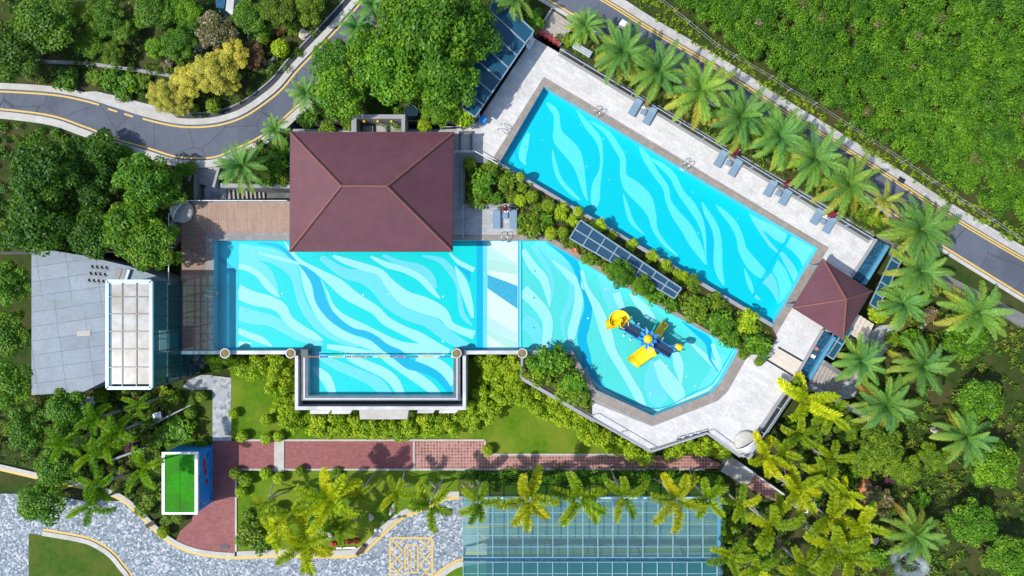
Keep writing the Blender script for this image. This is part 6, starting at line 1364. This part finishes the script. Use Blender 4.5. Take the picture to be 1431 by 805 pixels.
for a in [('d', 672, 257, 25, 0, 'tall dense shrub filling the left half of the bed beside the pavilion'), ('g', 668, 276, 18, 0, 'lower shrub of the tall bed along the patio wall'), ('g', 707, 252, 18, 0, 'shrub against the L-shaped pale railing by the upper pool'), ('g', 685, 236, 14, 0, 'yellowish shrub at the top of the tall bed'), ('g', 716, 276, 12, 0, 'low shrub between the tall bed and ball pair'), ('d', 692, 277, 14, 0, 'low dark shrub above the patio wall'),
          ('g', 742, 312, 24, 0, 'big round-leaved shrub right of the small patio'), ('d', 760, 306, 15, 0, 'darker shrub adjoining the big patio shrub'), ('y', 783, 295, 14, 0, 'star-shaped lime shrub near the pergola end'), ('y', 800, 308, 10, 0, 'lime shrub squeezed between pergola end and pool'), ('g', 729, 262, 10, 0, 'small shrub right of the pale railing end'), ('g', 752, 292, 10, 0, 'small shrub between the two ball pairs'),
          ('y', 836, 318, 15, 0, 'lime shrub at the upper pool edge, uppermost along the pergola'), ('y', 856, 329, 8, 0, 'small lime shrub second along the pergola pool side'), ('y', 884, 342, 10, 0, 'lime shrub third along the pergola pool side'), ('y', 911, 358, 11, 0, 'lime shrub fourth along the pergola pool side'), ('y', 932, 372, 12, 0, 'lime shrub fifth along the pergola pool side'), ('y', 951, 386, 12, 0, 'yellow lime shrub at the far end of the pergola'), ('g', 968, 394, 14, 0, 'green shrub just past the pergola end'),
          ('g', 824, 362, 12, 0, 'shrub on the children pool side at the pergola start'), ('g', 802, 340, 8, 0, 'low shrub above the terracotta pot'), ('g', 849, 374, 10, 0, 'shrub second on the children pool side of the pergola'), ('d', 917, 412, 19, 0, 'dark shrub overhanging the children pool above the yellow slide'), ('d', 938, 425, 14, 0, 'dark shrub below the far pergola end'),
          ('g', 975, 432, 24, 0, 'large light green shrub beyond the pergola, nearest the children pool'), ('d', 1006, 450, 25, 0, 'large dark green shrub between the pool ends'), ('g', 1000, 420, 17, 0, 'green shrub touching the diagonal pool wall'), ('d', 1022, 474, 20, 0, 'dark green shrub at the children pool corner'), ('y', 1048, 450, 20, 0, 'round light green shrub at the lower corner of the diagonal pool'), ('d', 1061, 483, 23, 0, 'dark glossy shrub beside the cream boards'), ('g', 1040, 494, 10, 0, 'low shrub at the children pool coping end')]:
    shrub(*a, group=gp)
gp = 'shrubs in the triangular bed below the children pool'
for a in [('d', 762, 505, 26, 0, 'dense shrub at the upper left of the triangular bed'), ('d', 783, 508, 22, 0, 'dense shrub in the middle of the triangular bed'), ('g', 756, 523, 22, -.2, 'shrub along the pale wall of the triangular bed'), ('d', 800, 535, 22, 0, 'shrub on the pool side of the triangular bed'), ('g', 790, 548, 20, -.2, 'shrub along the lower wall of the triangular bed'), ('g', 812, 558, 16, 0, 'shrub at the lower tip of the triangular bed'), ('d', 780, 486, 8, .2, 'small dark shrub poking over the children pool corner')]: shrub(*a, group=gp)
gp = 'mixed shrubs of the lower gardens'
for a in [('p', 182, 566, 13, ZL, 'dark purple plant below the stair tower'), ('p', 196, 560, 10, ZL, 'smaller purple plant below the stair tower'), ('p', 182, 628, 14, ZL, 'purple-brown plant in the left grove'), ('y', 226, 546, 9, ZL, 'bright green broad-leaved plant by the stair tower foot'), ('d', 250, 600, 26, ZL, 'large dark shrub on the shaded lawn above the kiosk'), ('d', 228, 608, 20, ZL, 'dark shrub left of the large one above the kiosk'), ('y', 208, 622, 14, ZL, 'yellow-green shrub above the kiosk roof corner'), ('g', 208, 690, 22, ZL, 'tall shrub left of the kiosk'), ('g', 212, 655, 18, ZL, 'shrub left of the upper kiosk corner'), ('g', 196, 712, 16, ZL, 'shrub between the left grove and the plaza kerb'), ('g', 215, 640, 13, ZL, 'small shrub touching the kiosk upper left corner'), ('g', 232, 726, 11, ZL, 'low shrub below the kiosk lower edge'),
          ('g', 345, 748, 24, ZL, 'white-flecked shrub mass at the right edge of the red path'), ('d', 360, 762, 16, ZL, 'dark shrub on the plaza kerb beside the red path end'), ('y', 376, 752, 14, ZL, 'yellow shrub left of the drooping foxtail palm'), ('g', 345, 722, 12, ZL, 'dark sprawling plant on the lawn by the red path'), ('g', 470, 662, 10, ZL, 'low shrub under the red path above the middle palm'), ('g', 690, 668, 12, ZL, 'shrub below the brick path beside the second canopy palm'), ('r', 655, 672, 14, ZL, 'russet shrub above the glass canopy left corner'), ('d', 745, 668, 10, ZL, 'dark shrub below the brick path third palm'),
          ('d', 1060, 722, 14, ZL, 'dark shrub among the right-hand grove by the canopy'), ('g', 1025, 735, 18, ZL, 'leafy green shrub beside the canopy right edge'), ('g', 1030, 780, 20, ZL, 'large-leaved dark shrub at the bottom right of the canopy'), ('y', 1016, 750, 12, ZL, 'yellow-green shrub touching the canopy edge'), ('d', 1070, 770, 22, ZL, 'dark shrub at the bottom between foxtail palms'), ('r', 1085, 760, 12, ZL, 'dark red-brown plant in the lower right grove'), ('p', 1165, 632, 12, ZL, 'dark maroon plant in the upper right-hand grove'), ('g', 1140, 612, 14, ZL, 'green shrub between the yellow palm and garden wall'), ('d', 1188, 664, 18, ZL, 'dark shrub beside the brown boulder'), ('p', 1243, 672, 8, ZL, 'small purple plant right of the brown boulder'), ('r', 1232, 706, 20, ZL, 'orange-tinged shrub left of the dark lawn'), ('d', 1140, 700, 14, ZL, 'dark shrub in the grove behind the vent shaft'),
          ('d', 1225, 780, 22, ZL, 'dark shrub at the bottom edge near the silver palm'), ('d', 1290, 700, 16, ZL, 'dark shrub on the right-hand dark lawn'), ('g', 1300, 480, 16, ZL, 'shrub at the right edge above the large date palm'), ('r', 1302, 440, 14, -3, 'brownish shrub at the right edge beside the gazebo palms'), ('g', 1250, 475, 14, ZL, 'shrub left of the dark round bush')]: shrub(*a, group=gp, flat=.8)
gp = 'shrubs along the upper road and steps'
for a in [('d', 385, 225, 22, -.2, 'dark shrub right of the broad date palm by the pavilion'), ('d', 372, 245, 18, -.2, 'green shrub below the dark one by the sunken steps wall'), ('g', 395, 250, 14, -.2, 'shrub against the pavilion roof at the sunken steps'), ('d', 430, 168, 16, ZN, 'dark shrub in the verge between road and pavilion'), ('g', 455, 178, 14, ZN, 'shrub at the pavilion upper left corner'), ('g', 486, 172, 12, ZN, 'yellowish shrub left of the light well'), ('d', 396, 205, 14, ZN, 'shrub under the small kerb date palm'),
          ('d', 748, 28, 18, ZN, 'dark shrub beside the upper road steps'), ('g', 747, 36, 9, ZN, 'small bright shrub at the steps beside the glass roof'), ('g', 796, 54, 12, ZN, 'shrub at the right side of the upper road steps'), ('d', 846, 74, 14, ZN, 'dark shrub between first and second railing palms'), ('d', 900, 100, 14, ZN, 'dark shrub between second and third railing palms'), ('d', 948, 128, 14, ZN, 'dark shrub between third and fourth railing palms'), ('d', 1008, 158, 14, ZN, 'dark shrub between fourth and fifth railing palms'), ('d', 1062, 192, 14, ZN, 'dark shrub between fifth and sixth railing palms'), ('d', 1112, 226, 14, ZN, 'dark shrub between sixth and seventh railing palms'), ('d', 1162, 254, 14, ZN, 'dark shrub between seventh and eighth railing palms'), ('g', 1205, 296, 14, ZN, 'green shrub after the eighth railing palm'), ('g', 1228, 308, 12, ZN, 'shrub beside the cascade top under the sparse palm'),
          ('d', 150, 110, 20, ZN, 'dark upright shrub between the thin garden path and pavement'), ('g', 130, 108, 14, ZN, 'shrub at the left end of the path hedge'), ('d', 176, 114, 20, ZN, 'broad dark shrub in the middle of the path hedge'), ('g', 198, 112, 14, ZN, 'shrub at the right end of the path hedge'), ('d', 170, 132, 14, ZN, 'low dark shrub at the pavement edge'), ('r', 160, 75, 10, ZN, 'brownish low shrub in the upper left garden'), ('r', 232, 90, 10, ZN, 'orange-tipped shrub above the thin garden path'), ('r', 348, 85, 14, ZN, 'dark red-brown shrub below the short pale wall'), ('g', 410, 40, 12, ZN, 'low shrub left of the cream boulder'), ('d', 90, 108, 22, ZN, 'shrub beyond the left end of the path hedge')]: shrub(*a, group=gp, flat=.8)
# --- bamboo-like hedges
def hedge(label, pts, z, mat='l_lime', leaf=.26, cover=1.0, hgt=1.3, tone=.45, seed=0, name='hedge'):
    rg = random.Random(seed); c = P(sum(p[0] for p in pts) / len(pts), sum(p[1] for p in pts) / len(pts), z); bl = []
    q = spline(pts, 6); acc = 0
    for a, b in zip(q, q[1:]):
        L = math.hypot(b[0] - a[0], b[1] - a[1]); n = max(1, int(L * a[2] / 18))
        for _ in range(n):
            f = rg.random(); w = a[2]; th = rg.random() * 6.28; rr = w * math.sqrt(rg.random()) * .85
            h = hgt * rg.uniform(.45, 1.0); zz = z + h; p = P(a[0] + (b[0] - a[0]) * f + rr * math.cos(th), a[1] + (b[1] - a[1]) * f + rr * math.sin(th), zz)
            bl.append((p.x - c.x, p.y - c.y, h - .15, rg.uniform(.32, .62), .8, tone + rg.uniform(-.25, .25)))
    me = blobs_mesh(name, bl, leaf, cover, mat, .2, low=-.6)
    return tag(link(name, me, loc=c), label, 'hedge')
hedge('bamboo-like hedge running under the left part of the pool wall', [(288, 504, 9), (325, 508, 13), (362, 514, 18), (398, 514, 18)], ZL, hgt=2.6, seed=1)
hedge('yellow-green hedge down the left side of the overflow trough', [(385, 532, 20), (396, 552, 20), (396, 575, 18), (415, 592, 14)], ZL, hgt=1.8, seed=2)
hedge('long yellow-green hedge along the foot of the overflow trough', [(425, 592, 15), (470, 597, 16), (530, 601, 15), (580, 600, 15), (640, 592, 18)], ZL, hgt=1.6, seed=3)
hedge('bushy bright hedge right of the overflow trough', [(678, 508, 22), (700, 516, 26), (694, 546, 30), (676, 572, 22), (655, 590, 14)], ZL, hgt=2.4, seed=4)
hedge('bright hedge left of the triangular shrub bed', [(716, 506, 14), (718, 538, 18), (745, 560, 15)], ZL, hgt=2.2, seed=5)
hedge('bright hedge along the zigzag wall below the children pool', [(750, 562, 18), (785, 582, 19), (825, 606, 18), (860, 622, 15), (905, 642, 10)], ZL, hgt=2.2, seed=6)
hedge('bright hedge under the lower terrace tip', [(930, 634, 9), (960, 624, 14), (988, 622, 14), (1015, 640, 9)], ZL, hgt=2.2, seed=7)
hedge('dark hedge strip between the brick path and the glass canopy', [(640, 668, 8), (720, 668, 9), (800, 668, 9), (880, 668, 9), (960, 668, 9), (1000, 668, 8)], ZL, 'l_tree', .24, .8, .9, .4, 8)
# --- uncounted masses
def mass(name, poly, z, leaf, cover, rr, spacing, mat, hv=.4, tone=.5, tvar=.22, seed=0, zoff=0.0, flat=.7):
    rg = np.random.default_rng(seed); W_ = [(p.x, p.y) for p in PL(poly, z)]; xs, ys = [p[0] for p in W_], [p[1] for p in W_]
    A = (max(xs) - min(xs)) * (max(ys) - min(ys)); n = int(A / spacing ** 2)
    X, Y = rg.uniform(min(xs), max(xs), n), rg.uniform(min(ys), max(ys), n); ok = in_poly(X, Y, W_); X, Y = X[ok], Y[ok]; c = (float(X.mean()), float(Y.mean()))
    wob = .5 + .25 * (np.sin(X * .45 + 1) + np.sin(Y * .6 + X * .2))
    bl = [(x - c[0], y - c[1], zoff + rg.uniform(0, hv) + hv * w_, rg.uniform(*rr), flat, tone + rg.uniform(-.3, .3)) for x, y, w_ in zip(X, Y, wob)]
    o = link(name, blobs_mesh(name, bl, leaf, cover, mat, tvar, low=-.3), loc=(*c, z)); return struct(o, 'stuff')
mass('forest_canopy', [(872, -40), (940, 6), (1000, 54), (1035, 82), (1080, 110), (1120, 135), (1180, 172), (1220, 198), (1260, 222), (1320, 258), (1400, 310), (1520, 380), (1520, -40)], ZN, .19, .5, (.28, .75), .5, 'l_forest', .7, .48, .22, 3, .6)
mass('forest_canopy', [(960, -40), (1040, 66), (1180, 156), (1320, 240), (1520, 360), (1520, -40)], ZN, .2, .7, (.7, 1.3), 3.4, 'l_tree', .5, .3, .2, 31, 1.0)
mass('forest_canopy', [(960, -40), (1040, 70), (1180, 160), (1320, 244), (1520, 364), (1520, -40)], ZN, .2, .6, (.35, .7), 5.2, 'l_red', .5, .6, .25, 32, 1.1)
mass('roadside_grass', [(858, -20), (925, 36), (1010, 86), (1100, 144), (1180, 194), (1260, 244), (1330, 288), (1430, 350), (1445, 335), (1330, 262), (1260, 218), (1180, 170), (1100, 122), (1010, 64), (900, -20)], ZN, .2, .5, (.12, .3), .42, 'l_bush', .1, .55, .25, 4, .02)
mass('ground_cover', [(1120, 560), (1180, 570), (1230, 540), (1240, 500), (1270, 450), (1262, 400), (1300, 360), (1520, 470), (1520, 860), (1006, 860), (1008, 690), (1060, 700), (1100, 720), (1112, 700), (1060, 655), (1045, 650)], ZL, .22, .6, (.2, .5), .85, 'l_cover', .25, .42, .25, 5)
mass('ground_cover', [(-60, 560), (120, 545), (215, 540), (255, 548), (256, 560), (228, 572), (225, 640), (222, 725), (175, 690), (116, 672), (-60, 630)], ZL, .22, .7, (.2, .55), .75, 'l_cover', .35, .45, .25, 6)
mass('ground_cover', [(-60, 0), (310, 0), (330, 30), (420, -20), (490, -20), (440, 55), (400, 100), (360, 130), (300, 160), (240, 160), (200, 140), (120, 118), (-60, 110)], ZN, .22, .5, (.2, .5), .9, 'l_cover', .3, .28, .22, 7)
mass('ground_cover', [(-60, 168), (60, 178), (116, 196), (160, 215), (240, 236), (262, 240), (262, 262), (240, 280), (236, 310), (205, 350), (-60, 350)], ZN, .24, .6, (.25, .55), .85, 'l_tree', .3, .35, .2, 8)
mass('ground_cover', [(405, 165), (430, 145), (470, 110), (510, 65), (545, 15), (690, -20), (700, 0), (640, 150), (600, 182), (410, 182)], ZN, .24, .5, (.2, .5), .85, 'l_tree', .3, .35, .2, 9)
mass('ground_cover', [(772, 52), (800, 48), (850, 66), (960, 133), (1080, 206), (1205, 284), (1250, 318), (1262, 345), (1220, 330), (1100, 256), (960, 172), (830, 92)], ZN, .2, .7, (.15, .35), .55, 'l_cover', .15, .4, .25, 10)
mass('ground_cover', [(650, 226), (694, 230), (1076, 462), (1072, 492), (1040, 490), (762, 332), (724, 328), (724, 292), (650, 286)], 0.0, .18, .7, (.12, .3), .45, 'l_bush', .12, .4, .25, 11)
mass('ground_cover', [(732, 497), (800, 496), (808, 522), (826, 556), (826, 574), (730, 524)], 0.0, .18, .7, (.15, .35), .45, 'l_bush', .2, .45, .25, 12)
mass('ground_cover', [(307, 226), (330, 222), (404, 170), (404, 258), (307, 256)], ZN, .2, .6, (.15, .4), .6, 'l_cover', .2, .4, .25, 13)
sheet('planting_soil', [(650, 226), (694, 230), (1079, 458), (1086, 472), (1072, 498), (1044, 494), (764, 328), (724, 328), (724, 292), (650, 286)], 'soil', 0.03)
sheet('planting_soil', [(732, 497), (797, 496), (807, 522), (826, 557), (827, 580), (730, 525)], 'soil', 0.03)
